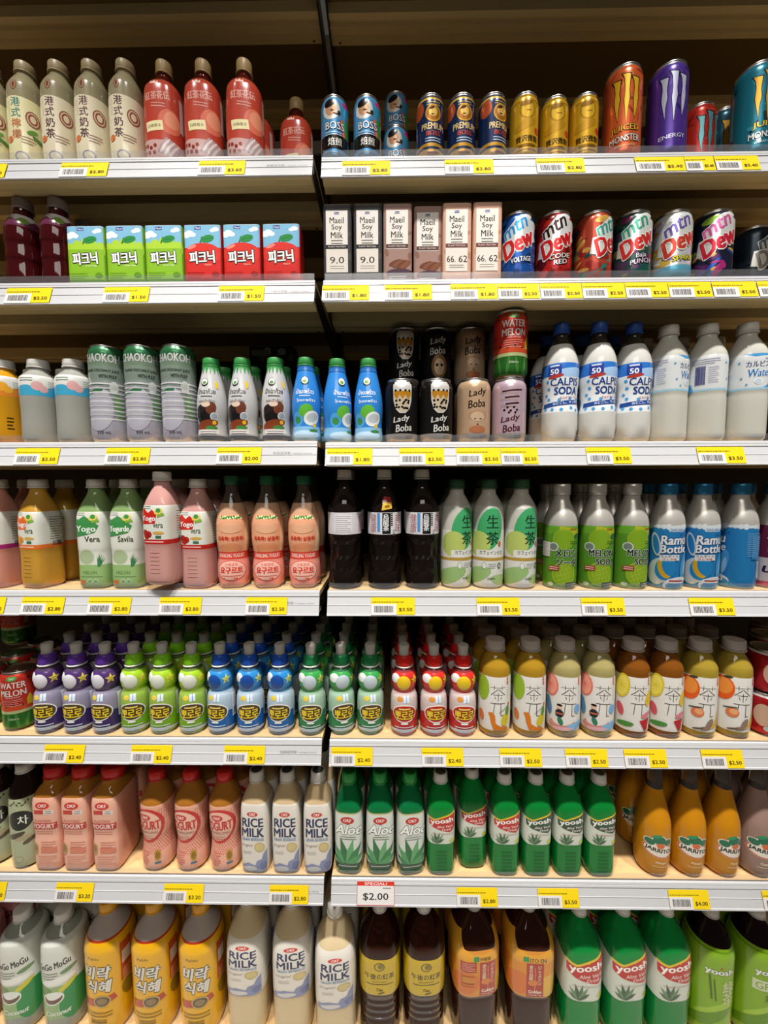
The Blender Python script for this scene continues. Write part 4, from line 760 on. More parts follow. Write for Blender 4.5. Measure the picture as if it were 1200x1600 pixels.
def aloe(F):
    F.band(16, 140, '#cfd4cc'); F.band(137, 140, '#b9b07a'); F.E(0, 124, 15, 8, '#b8342c'); F.T('OKF', 0, 124, 17, 6.5, '#f0e8e2', .03); F.T('Aloe', 2, 104, 58, 21, '#e9ece6', .05, .25, 0, ('#23382c', .12)); F.lines(2, 88, 34, 2, 5, '#4a6a52', 1)
    leaves(F, 0, 26, 1.55, ('#2f7a45', '#4a945a', '#256a3a', '#5fa06a')); F.band(16, 28, '#2f4a38'); F.lines(0, 22, 40, 1, 4, '#b9c4b4', 1.6); F.lines(66, 120, 40, 14, 6, '#4a5a4c', 1.0); F.lines(-66, 120, 40, 14, 6, '#4a5a4c', 1.0)
h = 214; b = Body(pet(h, 30, 140, 188, n=3.6, nr=13.5, cap=22), fine=[30, 60, 80, 100, 120])
K('aloe_bottle', 'aloe_drink_bottle', 'bottle', 'green aloe drink bottle with bright green cap', 'green aloe bottle', b, aloe, liquid('#128a4c', .45), ref=90, R=31, cap=cap_mesh(h-22, h, 15.5, '#1f8f3e'), extra=[('cap_print', lathe('cap_print', [(h-.1, 12), (h+.15, 11.8), (h+.2, 11)], plastic('#1a5f2c')), 'cap')])
def yoosh(z0, z1, s, c):
    def a(F):
        H = z1-z0; y = lambda t: z0+H*t; W = F.C/2-1
        F.poly([(-W, z0), (W, z0), (W, y(.84)), (30*s, y(1.0)), (8*s, y(.9)), (-14*s, y(.8)), (-30*s, y(.84)), (-W, y(.84))], '#cdd3c6')
        F.poly([(-30*s, y(.86)), (-14*s, y(.82)), (8*s, y(.93)), (30*s, y(1.04)), (30*s, y(.99)), (8*s, y(.88)), (-14*s, y(.77)), (-30*s, y(.81))], '#d8b92a')
        F.poly([(-29*s, y(.8)), (-14*s, y(.77)), (8*s, y(.88)), (29*s, y(.99)), (30*s, y(.5)), (18*s, y(.38)), (2*s, y(.42)), (-16*s, y(.52)), (-28*s, y(.62))], c)
        F.T('yoosh', 0, y(.73), 48*s, H*.2, '#f2f0ea', .045, 0, 7); F.E(2*s, y(.86), 1.6*s, H*.02, '#d8b92a'); F.T('Aloe Vera', 6*s, y(.575), 34*s, H*.08, '#e9d8d0', .02, .2, 5); F.T('Drink', 10*s, y(.48), 20*s, H*.075, '#e9d8d0', .02, .2, 5)
        leaves(F, -10*s, y(.04), .62*s, ('#4a6a4c', '#6a8a62', '#3a5a40')); F.E(22*s, y(.1), 6*s, H*.06, '#b9c43a'); F.lines(2*s, y(.34), 44*s, 1, 3, '#b98a80', 1)
        for k in (-1, 1): F.lines(k*W*.72, y(.74), W*.4, 7, H*.09, '#6a7a68', 1)
    return a
for kid, c, d, s_ in (('yoosh_red', '#b82c2a', 'green aloe bottle with red wave label', 'red-label aloe bottle'), ('yoosh_green', '#2f4f3a', 'green aloe bottle with dark green wave label', 'dark-label aloe bottle')):
    b = Body(pet(h, 30, 146, 192, n=3.6, nr=13, cap=20, mid=((64, 29), (74, 30), (110, 30))), fine=[20, 45, 85, 98, 122, 134])
    lq = liquid('#12983e', .42)
    K(kid, 'aloe_bottle', 'bottle', d, s_, b, yoosh(74, 142, 1, c), lq, ref=100, R=31, cap=cap_mesh(h-20, h, 15, '#c9c5bf'), extra=[ribs_on(b, 0, [16+i*8 for i in range(6)], 22, 1.6, liquid('#0c6a30', .3)), ('cap_print', lathe('cap_print', [(h-.1, 11.5), (h+.15, 11.3), (h+.2, 10.5)], plastic('#4a4a46')), 'cap')])
def jarr(sub):
    def a(F):
        m0 = len(F.v); F.E(2, 62, 27, 13, '#cfa088', -6); F.E(2, 62, 26, 12, '#c2502e', -6); F.E(2, 62, 24.4, 10.4, '#e4dccf', -6)
        for x, y_, r in ((-14, 76, 9), (0, 82, 11), (14, 78, 9)): F.E(x, y_, r, r*.8, '#e4dccf'); F.lift -= .03
        for x, y_, r in ((-14, 76, 7.6), (0, 82, 9.6), (14, 78, 7.6)): F.E(x, y_, r, r*.8, '#1f6a4c'); F.lift -= .03
        F.E(-4, 88, 8, 3, '#2f8a5c', 20); F.E(2, 72, 6, 5, '#d06a34'); F.T('JARRITOS', 2, 62, 44, 9, '#1c1c1a', .045, 0, -6); F.T(sub, 4, 40, 16, 5, '#e9dcc4', .03); F.lines(4, 33, 26, 1, 3, '#dfcfae', 1); F.v = [(x*1.28, 62+(y_-62)*1.2, l) for x, y_, l in F.v]
    return a
def jar(kid, d, s_, liq, sub):
    h = 246; b = Body([(0, 24), (2, 27), (8, 33), (60, 34), (105, 34), (130, 29), (165, 19), (185, 14.5), (225, 13), (240, 13)], fine=[20, 32, 44, 56, 68, 80, 92])
    K(kid, 'glass_soda_bottle', 'bottle', d, s_, b, jarr(sub), [liq, CLEAR], ref=62, fill=178, R=34, cap=[('cap', lathe('cap', [(238, 15.5), (239, 16.2), (243, 15.2), (246, 12.5)], mat('crown_cap', '#a88a3a', .35, .7), 24), None)])
jar('mango_soda', 'glass bottle of amber mango soda', 'amber mango soda bottle', liquid('#e2971a', .32), 'Mango'); jar('guava_soda', 'glass bottle of pinkish guava soda', 'pinkish guava soda bottle', liquid('#b8978a', .4), 'Guava')

# ------------------------------------------------------------------ bottom shelf, big bottles
def mogu(F):
    F.band(40, 222, '#cfd2c9'); F.band(40, 120, '#8fae78'); F.E(34, 76, 30, 44, '#2f8a4a', -12); F.E(-34, 112, 26, 12, '#6a8a4a', -10); F.E(-8, 92, 22, 16, '#dfe3dc', 8); F.E(-8, 92, 19, 13, '#6a5040', 8); F.E(-6, 98, 17, 9, '#dfe3dc', 8); F.E(20, 116, 20, 6, '#c9c23a', 30); F.E(2, 132, 34, 8, '#e4e6df', 6)
    F.T('GoGo MoGu', -4, 170, 66, 15, '#2a2c26', .03, .1, 8); F.E(24, 152, 16, 5, '#6a8a5a', 12); F.lines(-12, 152, 34, 3, 6, '#6a6e62', 1.4); F.T('Coconut', 0, 56, 50, 12, '#e9eee4', .03, .2); F.lines(62, 130, 24, 12, 7, '#8a8e84', 1.2)
def big(kid, d, s_, art, liq, capc, n=2.3, R=43, h=302, sh=212, ns=268, film=FILM, mid=(), nr=14, cap=22, fine=(), caph=None, ref=120, fill=None, extra=()):
    b = Body(pet(h, R, sh, ns, n=n, nr=nr, cap=cap, mid=mid), fine=list(fine))
    K(kid, 'large_drink_bottle', 'bottle', d, s_, b, art, liq, film, ref=ref, R=R+1.5, cap=cap_mesh(h-cap, h, nr+3, capc), fill=fill, extra=extra); return b
big('coconut_mogu', 'large white and green coconut drink bottle with white cap', 'white coconut drink bottle', mogu, liquid('#b0b6aa', .3), '#d2cfc9', fine=[60, 80, 100, 120, 140, 155, 170, 185, 225], h=262, sh=205, ns=238, nr=15)
def sikhye(F):
    F.band(10, 226, '#e0a812'); F.band(223, 227, '#b0361c'); F.T('Paldo', -4, 192, 26, 6, '#5a4a1a', .03); F.T('비락', 2, 158, 56, 30, '#d6d2c6', .05, .1, -4, ('#2a2416', .12)); F.T('식혜', 4, 126, 52, 28, '#d6d2c6', .05, .1, -4, ('#2a2416', .12))
    F.poly([(-34, 92), (34, 102), (40, 88), (-30, 76)], '#b2402a'); F.E(10, 90, 18, 14, '#b9a26a'); F.E(10, 90, 15.5, 11.5, '#5a4630'); F.E(10, 90, 11, 8, '#8a744e'); F.lines(0, 62, 60, 2, 8, '#7a5a14', 2); F.R(62, 160, 26, 90, '#b84a22'); F.R(62, 170, 20, 30, '#d8c9b4'); F.lines(62, 140, 20, 8, 5, '#e0c890', 1.2); F.E(64, 92, 14, 22, '#8a6a14', 20); F.E(-60, 120, 18, 60, '#c08a10'); F.lines(0, 44, 36, 2, 6, '#5a4210', 2)
big('yellow_sikhye', 'large yellow rice punch bottle with yellow cap', 'yellow rice punch bottle', sikhye, liquid('#c4b6ae', .25), '#d99a1c', fine=[50, 80, 105, 130, 150, 172, 190, 205], mid=((120, 47), (190, 47)), R=47, sh=205, ns=262, cap=24, nr=16, h=288)
big('rice_milk_large', 'large rice milk bottle with white cap', 'large rice milk bottle', ricemilk(104, 232, 1.35, True), liquid('#d8c29a', .1), '#d0ccc6', n=3.2, R=45, fine=[115, 135, 150, 165, 180, 195, 205], mid=((98, 44), (104, 45)), sh=205, ns=276, h=303, ref=160)
_b = KINDS['rice_milk_large']
def gogo(F):
    F.band(112, 196, '#c2a41c'); F.E(0, 180, 12, 10, '#6a5a2a'); F.E(0, 180, 9, 7.6, '#c2a41c'); F.E(2, 181, 6, 6, '#7a6830'); F.T('午後の紅茶', 0, 157, 66, 14, '#3a2c10', .015); F.lines(0, 145, 34, 1, 4, '#6a5a1a', 1.2); F.lines(0, 139, 60, 1, 4, '#5a4a14', 2); F.T('Tea', 0, 126, 14, 7, '#4a3a10', .02, .4); F.E(4, 118, 8, 2, '#6a5a1a', 15); F.lines(66, 186, 30, 12, 6, '#6a5a1a', 1)
big('afternoon_tea', 'large brown tea bottle with yellow label', 'brown tea bottle', gogo, liquid('#3a1608', .5), '#c9c6c1', n=2.8, R=47, fine=[120, 135, 150, 165, 180], sh=200, ns=266, h=291, nr=13, mid=((20, 45), (40, 45), (48, 43), (56, 45), (64, 43), (72, 45), (80, 43), (88, 45), (96, 43), (106, 47), (160, 47)), ref=150)
def itoen(alt):
    def a(F):
        F.band(98, 205, '#d2882a'); F.E(-30, 130, 30, 26, '#cf7030', 20); F.E(34, 124, 30, 26, '#d8a83a', -20); F.poly([(-F.C/2+1, 200), (-52, 228), (-34, 206), (-10, 198), (10, 198), (34, 206), (52, 228), (F.C/2-1, 200), (F.C/2-1, 180), (-F.C/2+1, 180)], '#d89a2c')
        for dx, dy in ((-2.6, 2.6), (2.6, 2.6), (-2.6, -2.6), (2.6, -2.6)): F.E((-16 if alt else -8)+dx, 188+dy, 3.4, 3.4, '#2f8a4a'); F.lift -= .03
        if alt: F.T('ITO EN', 8, 186, 32, 9, '#2a2a20', .02)
        else: F.T('伊藤園', 10, 187, 22, 8, '#4a2a14', .02)
        u = 2 if alt else 16; F.R(u, 140, 34, 80, '#a8382c'); F.R(u, 140, 1, 60, '#d89a6a'); F.V('金の烏龍', u-8, 158, 8, 36, '#e6d2b8', .02); F.V('ジャスミン', u+9, 152, 7, 46, '#e6d2b8', .02); F.E(u-4, 134, 10, 7, '#cf7a3a'); F.T('Golden', u, 113, 26, 8, '#f0dfd0', .03); F.T('Oolong Tea', u, 105, 26, 4, '#f0dfd0', .02)
        if not alt: F.R(-24, 170, 32, 24, '#a8382c'); F.lines(-24, 178, 26, 5, 4, '#e0b8a0', .8); F.lines(-26, 148, 28, 5, 6, '#8a4a1c', 1); F.R(-24, 140, 24, 14, '#c07a2a')
        F.T('▲', 38, 104, 7, 6, '#d8d0c0', 0)
        F.v = [(x*1.08, y_+14, l) for x, y_, l in F.v]
    return a
for kid, alt, d in (('orange_tea', False, 'large orange-label tea bottle with red text panels'), ('orange_tea_front', True, 'large orange-label tea bottle reading in Latin capitals')):
    big(kid, d, 'Latin-capitals orange tea bottle' if alt else 'orange-label tea bottle', itoen(alt), liquid('#3f1c10', .4), '#c9c6c1', n=3.4, R=53, fine=[120, 135, 150, 165, 180, 195, 205, 225], sh=212, ns=268, h=292, nr=13, mid=((20, 51.5), (98, 51.5), (106, 50), (113, 53), (170, 53)), ref=150)
big('yoosh_large', 'large green aloe bottle with red wave label', 'large red-label aloe bottle', yoosh(108, 212, 1.5, '#b82c2a'), liquid('#14a048', .42), '#c9c5bf', n=3.2, R=44, fine=[120, 135, 150, 165, 180, 195], sh=205, ns=268, h=294, nr=13, mid=((96, 43), (106, 44), (150, 44)), ref=150)
def greenbig(alt):
    def a(F):
        F.band(8, 226, '#7fa81e'); F.E(10, 90, 60, 14, '#9cbf3a', 30); F.E(-20, 60, 60, 12, '#5f8a14', 34); F.E(40, 50, 50, 9, '#b4cc5a', 40); F.band(218, 222, '#5f8a14')
        F.T('yoosh', 0, 176, 54, 17, '#e4e8dc', .05, 0, 2, ('#2a3016', .1)); F.E(2, 187, 2, 2, '#b82c2a')
        if alt: F.R(6, 146, 74, 24, '#c9cfae'); F.T('GREEN', 6, 146, 64, 16, '#8aa83a', .04, 0, 0, ('#f0f2e4', .08)); F.lines(4, 122, 22, 2, 8, '#5f6a2a', 4)
        else: F.V('綠茶', 20, 130, 26, 54, '#c9d29a', .03); F.R(-16, 140, 4, 56, '#4a6a14', 6); F.R(-8, 134, 3, 50, '#4a6a14', 6)
    return a
for kid, alt, d in (('green_tea_large', False, 'large lime green tea bottle with brush characters'), ('green_tea_panel', True, 'large lime green tea bottle with GREEN panel')):
    big(kid, d, 'panelled lime tea bottle' if alt else 'lime green tea bottle', greenbig(alt), liquid('#1c0c08', .35), '#b0aca6', fine=[60, 80, 100, 120, 140, 155, 170, 185], R=44.5, sh=208, ns=264, h=291, mid=((120, 44.5), (190, 44.5)))
def mixbox(F, h, w):
    for i in range(9): F.E(-40+i*11, h*.78+(i*13 % 40), 10, 8, ('#8a8a82', '#2a2826', '#5a4a3a')[i % 3], i*30); F.lift -= .02
    F.R(20, h*.74, w*.4, 10, '#b9b4aa'); F.R(-24, h*.93, w*.4, 14, '#6a6a60')
carton('dark_box', 'dark patterned drink box lying behind the white jelly bottles', 'dark patterned box', 105, 60, 238, mixbox, '#23201e', 'drink_box')
def pinkbig(F): F.band(30, 222, '#c9848a'); F.T('MOGU', 0, 180, 60, 16, '#2a2020', .03); F.E(0, 110, 30, 24, '#d9a0a4')
big('pink_mogu', 'large pink drink bottle with white cap', 'pink drink bottle', pinkbig, liquid('#b08a8a', .4), '#d2cfc9', fine=[60, 100, 140, 180], h=262, sh=205, ns=238, nr=15)

# ------------------------------------------------------------------ stocking the shelves
def stand(kid, x, y, z, rot):
    k = KINDS[kid]; e = bpy.data.objects.new(k['name'], None); COL.objects.link(e); e.location = (x, y, z); e.rotation_euler = (0, 0, math.radians(rot)); e.empty_display_size = .02
    got = {}
    for nm, me, par in k['parts']:
        o = bpy.data.objects.new(nm, me); COL.objects.link(o); o.parent = got.get(par, e); got[nm] = o
    e['category'] = k['cat']; return e
SEEN = {}
def say(e, text, group):
    n = len(text.split())
    if n > 16: text = ' '.join(text.split()[:16])
    if text in SEEN: print('SAME LABEL', text)
    SEEN[text] = 1; e['label'] = text; e['group'] = group
GAPX = 505
RANK = ('', 'second', 'third', 'fourth', 'fifth')
FACE = .4
def stock(row, items, nback=0, shelfname=''):
    """items: (kind, picture column of the base, setback mm, turn deg, rows behind, lift mm)"""
    rec = []
    for it in items:
        kid, px = it[0], it[1]; sb = it[2] if len(it) > 2 and it[2] is not None else 23; rot = it[3] if len(it) > 3 else 0
        nb = it[4] if len(it) > 4 else nback; up = it[5] if len(it) > 5 else 0
        k = KINDS[kid]; bay = 0 if px < GAPX-5+row*2 else 1; y = (sb+k['D'])/1e3; z = deck_z(row, bay)+.0002
        rec.append(dict(kid=kid, x=at_x(px, y, z), y=y, z=z+up/1e3, rot=rot, nb=nb, px=px, rel=it[6] if len(it) > 6 else None))
        if not k['sq'] and k['cat'] != 'carton': rec[-1]['rot'] -= FACE*math.degrees(math.atan2(rec[-1]['x'], .8))
    for a, b in list(zip(rec[:-1], rec[1:]))*12:                 # neighbours never bite into each other
        need = (KINDS[a['kid']]['R']+KINDS[b['kid']]['R']+.6)/1e3; dx = b['x']-a['x']; dy = b['y']-a['y']
        if math.hypot(dx, dy) < need and abs(dy) < need:
            s = (math.sqrt(max(0, need*need-dy*dy))-dx)/2; a['x'] -= s; b['x'] += s
    i = 0
    while i < len(rec):
        j = i
        while j+1 < len(rec) and rec[j+1]['kid'] == rec[i]['kid']: j += 1
        n = j-i+1; k = KINDS[rec[i]['kid']]
        prv = KINDS[rec[i-1]['kid']]['short'] if i else None; nxt = KINDS[rec[j+1]['kid']]['short'] if j+1 < len(rec) else None
        if prv == k['short']: prv = 'its lookalike'
        if nxt == k['short']: nxt = 'its lookalike'
        for q in range(n):
            d = rec[i+q]
            if n == 1: rel, brel = '', 'the front one'
            elif q == 0: rel = ', beside the '+prv if prv else ', cut by the picture edge'; brel = 'the one beside '+prv if prv else 'the one at the picture edge'
            elif q == n-1: rel = ', beside the '+nxt if nxt else ', cut by the picture edge'; brel = 'the one beside '+nxt if nxt else 'the one at the picture edge'
            else: rel = ', middle one of three'; brel = 'the middle one'
            if d['rel']: rel, brel = d['rel'], 'the one'+d['rel'].replace(',', '')
            rel = rel.replace('the its', 'its'); grp = k['short']+'s on the '+ORD[row]+' shelf'
            e = stand(d['kid'], d['x'], d['y'], d['z'], d['rot']); say(e, k['desc']+rel, grp)
            step = (2*k['D']+2.5)/1e3
            for r in range(1, d['nb']+1):
                yy = d['y']+r*step
                if yy+k['D']/1e3 > .425: break
                e = stand(d['kid'], d['x']+random.uniform(-.0006, .0006), yy, deck_z(row, 0 if d['x'] < -.13 else 1)+.0002, d['rot']*(.3 if k['sq'] else 1)+(0 if k['sq'] else random.uniform(-25, 25)))
                say(e, k['short']+' in '+RANK[r]+' row, behind '+brel, grp)
        i = j+1
    ROWS.setdefault(row, []).extend(rec)
ROWS = {}
def single(kid, row, px, sb, label, rot=0, up=0):
    k = KINDS[kid]; bay = 0 if px < GAPX else 1; y = (sb+k['D'])/1e3; z = deck_z(row, bay)+.0002
    e = stand(kid, at_x(px, y, z), y, z+up/1e3, rot); say(e, label, k['short']+'s on the '+ORD[row]+' shelf'); return e
stock(1, [('lime_tea', -3), ('lime_tea', 50), ('milk_tea', 101), ('milk_tea', 152), ('milk_tea', 204), ('pink_tea', 263, 23, -8), ('pink_tea', 323), ('pink_tea', 386, 23, 4, 1)])
single('pink_tea', 1, 466, 100, 'coral red tea bottle standing back alone near the bay divider')
stock(1, [('rainbow_coffee', 524), ('rainbow_coffee', 574), ('premium_coffee', 672), ('premium_coffee', 720), ('premium_coffee', 768, 23, 20), ('gold_coffee', 817), ('gold_coffee', 863, 30), ('gold_coffee', 909, 26), ('orange_energy', 968, 23, -10), ('purple_energy', 1037, 20, -5), ('teal_energy', 1171, 22, 8)])
single('rainbow_coffee', 1, 619, 86, 'rainbow coffee can standing lower in the gap before the navy cans')
single('rainbow_coffee', 1, 619, 145, 'rainbow coffee can carrying another can, deep in the gap')
single('rainbow_coffee', 1, 619, 145, 'shaded rainbow coffee can on top of another can in the gap', up=118.4)
single('red_energy', 1, 1083, 100, 'tall red energy drink can set back behind the purple can'); single('blue_energy', 1, 1120, 110, 'tall dark blue energy drink can set back behind the teal can')
stock(2, [('red_tea', 45), ('red_tea', 99, 23, 0, 1), ('grape_carton', 149, 22), ('grape_carton', 208, 22), ('grape_carton', 267, 22), ('apple_carton', 326, 22), ('apple_carton', 385, 22), ('apple_carton', 445, 22)], 0)
stock(2, [('black_soy', 530, 22), ('black_soy', 576, 22), ('brown_soy', 621, 22), ('brown_soy', 667, 30), ('pink_soy', 711, 22), ('pink_soy', 757, 21), ('blue_dew', 806, 22, -12), ('red_dew', 863, 22, -8), ('teal_red_dew', 924, 22, 35), ('green_dew', 984, 22, -6), ('white_dew', 1045, 22, 0), ('dark_dew', 1108, 22, -6)], 0)
single('navy_dew', 2, 1168, 70, 'dim navy soda can set back in the shade beyond the swirl can', 20)
stock(3, [('yellow_nata', 14), ('white_nata', 68), ('white_nata', 122), ('coconut_can', 175, 23, -6, 0), ('coconut_can', 229, 23, 4, 0), ('coconut_can', 284, 23, -8, 0), ('grass_jelly', 334, 23, -8), ('grass_jelly', 382, 23, -14), ('grass_jelly', 433, 23, 2), ('coconut_jelly', 480), ('coconut_jelly', 528, 23, 28, 0), ('coconut_jelly', 576, 23, -6, 0)], 1)
stock(3, [('cup_boba', 627, 22, 0, 0), ('cup_boba', 681, 22, 8, 0), ('tan_boba', 739, 22, 4, 0), ('pink_boba', 794, 22, -4, 0), ('soda_bottle', 872, 24, 0), ('soda_bottle', 930, 20, 10), ('soda_bottle', 985, 26, 18), ('water_bottle', 1038, 28, 38), ('water_bottle', 1094, 24, 70), ('water_bottle', 1156, 20, 0)], 1)
for kid, px, top in (('cup_boba', 631, 'cup_boba'), ('cup_boba', 680, 'dark_boba'), ('tan_boba', 732, 'tan_boba'), ('pink_boba', 784, 'pink_boba')):
    single(kid, 3, px, 94, KINDS[kid]['short']+' at shelf level in second row under the '+KINDS[top]['short'].replace('can', 'one')); single(top, 3, px, 94, 'shaded '+KINDS[top]['short']+' on the upper tier of the can stack', up=124.4)
single('watermelon_can', 3, 794, 22, 'red watermelon can standing on top of the lilac can', -4, 124.4)
single('dark_box', 3, 432, 180, 'dark patterned drink box standing behind the white jelly bottles')
stock(4, [('pink_yogo', 8, 24, -6), ('orange_yogo', 70, 24, -14), ('melon_yogo', 159, 23, 0), ('melon_savila', 209, 23, 0), ('berry_yogo', 262, -2, -8, 1, 14.3), ('berry_yogo', 314, 23, -6), ('sparkling_bottle', 367, 24, 2), ('sparkling_bottle', 421, 24, 4), ('sparkling_bottle', 477, 24, 0)], 1)
stock(4, [('oolong', 540, 22, 100, 1, 0, ', turned to its small print'), ('oolong_gold', 601, 22, -6), ('oolong', 659, 22, 0, 1, 0, ' beside green tea'), ('green_tea', 712, 28, 30), ('green_tea', 761, 26, 2), ('green_tea', 811, 24, 20), ('melon_soda_jp', 873, 23, -4), ('melon_soda', 928, 23, -4), ('melon_soda', 981, 25, 8), ('ramune', 1036, 24, -2), ('ramune', 1089, 25, 0), ('ramune', 1147, 25, 250), ('plum_soda', 1202, 25, 0)], 1)
stock(5, [('watermelon_can', -12, 40, 0, 2), ('watermelon_can', 37, 30, 0, 2), ('purple_kids', 82, 22, -10), ('purple_kids', 127, 22, -12), ('purple_kids', 171, 22, -16), ('lime_kids', 215), ('lime_kids', 259, 23, -6), ('lime_kids', 304, 23, 4), ('blue_kids', 348, 23, -16), ('blue_kids', 393, 23, 0), ('blue_kids', 440, 23, -4), ('green_kids', 488, 22, 0)], 3)
stock(5, [('green_kids', 534, 28, 16), ('green_kids', 579, 28, 6), ('red_kids', 631, 25, 2), ('red_kids', 677, 25, 10), ('red_kids', 722, 25, 4), ('pear_tea', 771, 22, -5), ('pear_tea', 825, 22, -5), ('grapefruit_tea', 878, 22, -4), ('grapefruit_tea', 930, 22, -3), ('lemon_tea', 983, 22, -3), ('lemon_tea', 1034, 22, -2), ('peach_tea', 1086, 22, -2), ('peach_tea', 1138, 22, 0), ('red_can', 1194, 23, 0, 2)], 3)
for r, w_ in ((0, 'at the front'), (1, 'in the second row'), (2, 'in the third row')): single('red_can', 5, 1194, 23+r*76.5, 'short red can on top of another one '+w_, 10*r, 90.4)
for px, s_ in ((-12, 'at the picture edge'), (37, 'beside the purple caps')): single('watermelon_can', 5, px, (40 if px < 0 else 30)+2*68.5, 'watermelon can raised on the third-row can '+s_, 20, 128.4)
stock(6, [('grain_tea', 4, 30, 6), ('grain_tea', 52, 24, -10), ('yogurt_square', 96, 20), ('yogurt_square', 139, 20), ('yogurt_square', 185, 20), ('yogurt_round', 252, 22, -16), ('yogurt_round', 304, 22, -10), ('yogurt_round', 356, 22, -4), ('rice_milk', 405, 20, -3), ('rice_milk', 452, 20, 0), ('rice_milk', 499, 20, 3)], 1)
stock(6, [('aloe_bottle', 547, 20, -4), ('aloe_bottle', 594, 20, 2), ('aloe_bottle', 640, 20, 8), ('yoosh_red', 687, 20), ('yoosh_red', 735, 36, 3), ('yoosh_red', 785, 20), ('yoosh_green', 833, 20), ('yoosh_green', 881, 20), ('yoosh_green', 930, 20), ('mango_soda', 1016, 20, 4, 3), ('mango_soda', 1069, 20, 6), ('mango_soda', 1121, 20, 22), ('guava_soda', 1174, 20, 6), ('guava_soda', 1226, 20, 20)], 1)
stock(7, [('pink_mogu', -22, 25, 0, 1), ('coconut_mogu', 48, 24, -8), ('coconut_mogu', 110, 24, -4), ('yellow_sikhye', 180, 22, -18), ('yellow_sikhye', 250, 22, -12), ('yellow_sikhye', 321, 22, -8), ('rice_milk_large', 393, 26, 0), ('rice_milk_large', 461, 24, 6), ('rice_milk_large', 526, 6, 6)], 1)
stock(7, [('afternoon_tea', 594, 24, 0), ('afternoon_tea', 661, 24, 3), ('orange_tea', 737, 24, 6), ('orange_tea_front', 820, 24, -2), ('yoosh_large', 898, 22, 0), ('yoosh_large', 964, 24, 4), ('yoosh_large', 1030, 24, 4), ('green_tea_large', 1098, 24, 8), ('green_tea_panel', 1168, 24, 16)], 1)

# ------------------------------------------------------------------ price tags
YEL = mat('tag_yellow', '#e2c41a', .6, spec=.15); TWHITE = mat('tag_white', '#d2cfcd', .6, spec=.15); TRED = mat('tag_red', '#c4342a', .4)
_tagmesh = {}
def flatmesh(name, F):
    me = mesh(name, [(u/1e3, -l/1e3, v/1e3) for u, v, l in F.v], F.f, [PAPER]); colored(me, F.c); return me
def price_tag(row, xa, xb, price, special=False):
    bay = 0 if (xa+xb)/2 < GAPX else 1; zr = CAMZ+RB[row][bay]
    XA, XB = (at_x(p, .006, zr+.017) for p in (xa, xb)); wd = round((XB-XA)*500)*2/1e3; hh = .033
    e = bpy.data.objects.new('sale_tag' if special else 'price_tag', None); COL.objects.link(e); e.empty_display_size = .01
    e.location = ((XA+XB)/2, RT*.0025/RH-.0002, zr+.0025); e.rotation_euler = (-TILT, 0, 0)
    w2 = wd/2; key = (wd, price, special)
    if key not in _tagmesh:
        F = Flat(.02); F.lift = .0; W = wd*1e3
        if special:
            hh = .042; F.lift = .9
            ps = [('card', box('card', -w2, w2, -.0006, 0, 0, hh, TWHITE)), ('header_strip', box('header_strip', -w2, w2, -.0008, -.0005, hh-.0075, hh, TRED)), ('red_border', border(w2, hh))]
            F.T('SPECIAL!', 0, 38.2, W*.6, 4.6, '#efe6e2', .03); F.T(price, 0, 15, W*.68, 13.5, '#262322', .02); F.lines(W*.3, 30.5, W*.22, 1, 2, '#8a8684', 1.4)
        else:
            ps = [('card', box('card', -w2, w2, -.0006, 0, 0, hh, YEL)), ('barcode_panel', box('barcode_panel', -w2, w2-wd*.42, -.0009, -.0005, -.0008, hh*.62, TWHITE))]
            F.lift = 1.0; F.bars(-W*.21, 10.5, W*.44, 12.5, '#4a4847'); F.T(price, W*.29, 9.5, W*.3, 7.6, '#4a3f14', .03)
            rnd = random.Random(int(W*10)); u = -W*.48
            while u < W*.2:
                l = rnd.uniform(2, 6); F.R(u+l/2, 24.4, l, 1.3, '#7a6a1a'); F.lift -= .02; u += l+1.2
        _tagmesh[key] = ps+[('price_print', flatmesh('price_print', F))]
    for nm, me in _tagmesh[key]: link(nm, me, e)
    near = min(ROWS[row], key=lambda d: abs(d['px']-(xa+xb)/2)); sh = KINDS[near['kid']]['short']
    t = ('white and red sale tag reading ' if special else 'yellow price tag reading ')+price+' below the '+sh
    base = t; c = 0
    while t in SEEN: c += 1; t = base+(', second one' if c == 1 else ', third one')
    say(e, t, 'price tags on the rails'); e['category'] = 'price tag'
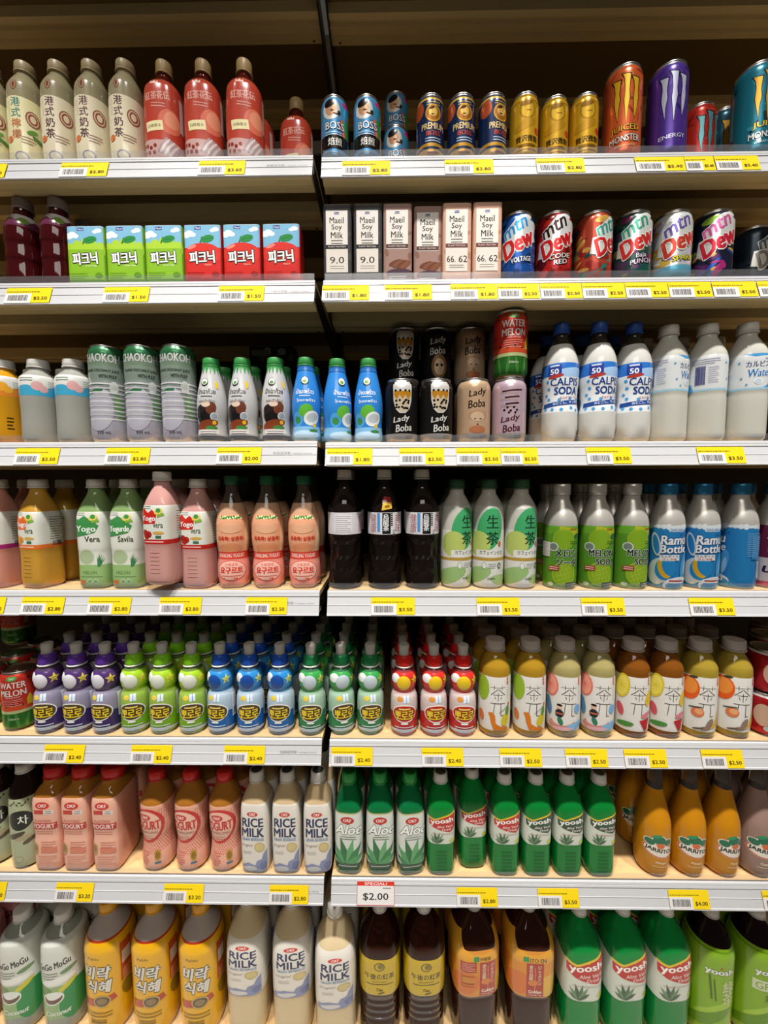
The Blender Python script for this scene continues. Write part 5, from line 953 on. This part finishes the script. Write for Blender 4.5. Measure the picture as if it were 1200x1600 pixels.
def border(w2, hh):
    t = .0007; v = []; f = []
    for x0, x1, z0, z1 in ((-w2, w2, 0, t), (-w2, w2, hh-t, hh), (-w2, -w2+t, t, hh-t), (w2-t, w2, t, hh-t)):
        n = len(v); v += [(x, y, z) for y in (-.00085, -.0005) for x, z in ((x0, z0), (x1, z0), (x1, z1), (x0, z1))]; f += [(n, n+1, n+2, n+3), (n+4, n+7, n+6, n+5), (n, n+4, n+5, n+1), (n+1, n+5, n+6, n+2), (n+2, n+6, n+7, n+3), (n+3, n+7, n+4, n)]
    return mesh('red_border', v, f, [TRED])
TAGS = {1: ((-64, 9, '$3.60'), (95, 168, '$2.80'), (310, 383, '$3.60'), (534, 610, '$2.80'), (695, 771, '$2.80'), (838, 913, '$2.80'), (993, 1069, '$5.40'), (1070, 1116, '$5.40'), (1117, 1186, '$5.40')),
        2: ((9, 80, '$2.50'), (162, 233, '$1.50'), (341, 413, '$1.50'), (503, 577, '$1.80'), (601, 675, '$1.80'), (704, 777, '$1.80'), (778, 842, '$2.50'), (844, 909, '$2.50'), (910, 976, '$2.50'), (977, 1044, '$2.50'), (1045, 1111, '$2.50'), (1113, 1182, '$2.50'), (1184, 1250, '$2.50')),
        3: ((24, 92, '$2.50'), (165, 234, '$2.80'), (339, 408, '$2.00'), (510, 582, '$1.80'), (624, 694, '$2.50'), (713, 782, '$2.50'), (783, 840, '$2.50'), (916, 986, '$3.50'), (1090, 1163, '$3.50')),
        4: ((-58, 8, '$2.80'), (34, 100, '$2.80'), (138, 204, '$2.80'), (249, 315, '$2.80'), (384, 449, '$2.50'), (580, 648, '$3.50'), (745, 812, '$3.50'), (908, 976, '$3.50'), (1077, 1147, '$3.50')),
        5: ((69, 132, '$2.40'), (205, 268, '$2.40'), (350, 414, '$2.40'), (518, 582, '$2.40'), (659, 724, '$2.40'), (781, 846, '$2.50'), (884, 949, '$2.50'), (976, 1041, '$2.50'), (1096, 1161, '$2.50')),
        6: ((-50, 9, '$3.20'), (87, 146, '$3.20'), (256, 318, '$3.20'), (421, 482, '$2.80'), (714, 777, '$2.80'), (841, 904, '$3.50'), (1045, 1108, '$4.00'), (1192, 1255, '$4.00'))}
for row, lst in TAGS.items():
    for xa, xb, pr in lst: price_tag(row, xa, xb, pr)
price_tag(6, 558, 616, '$2.00', True)
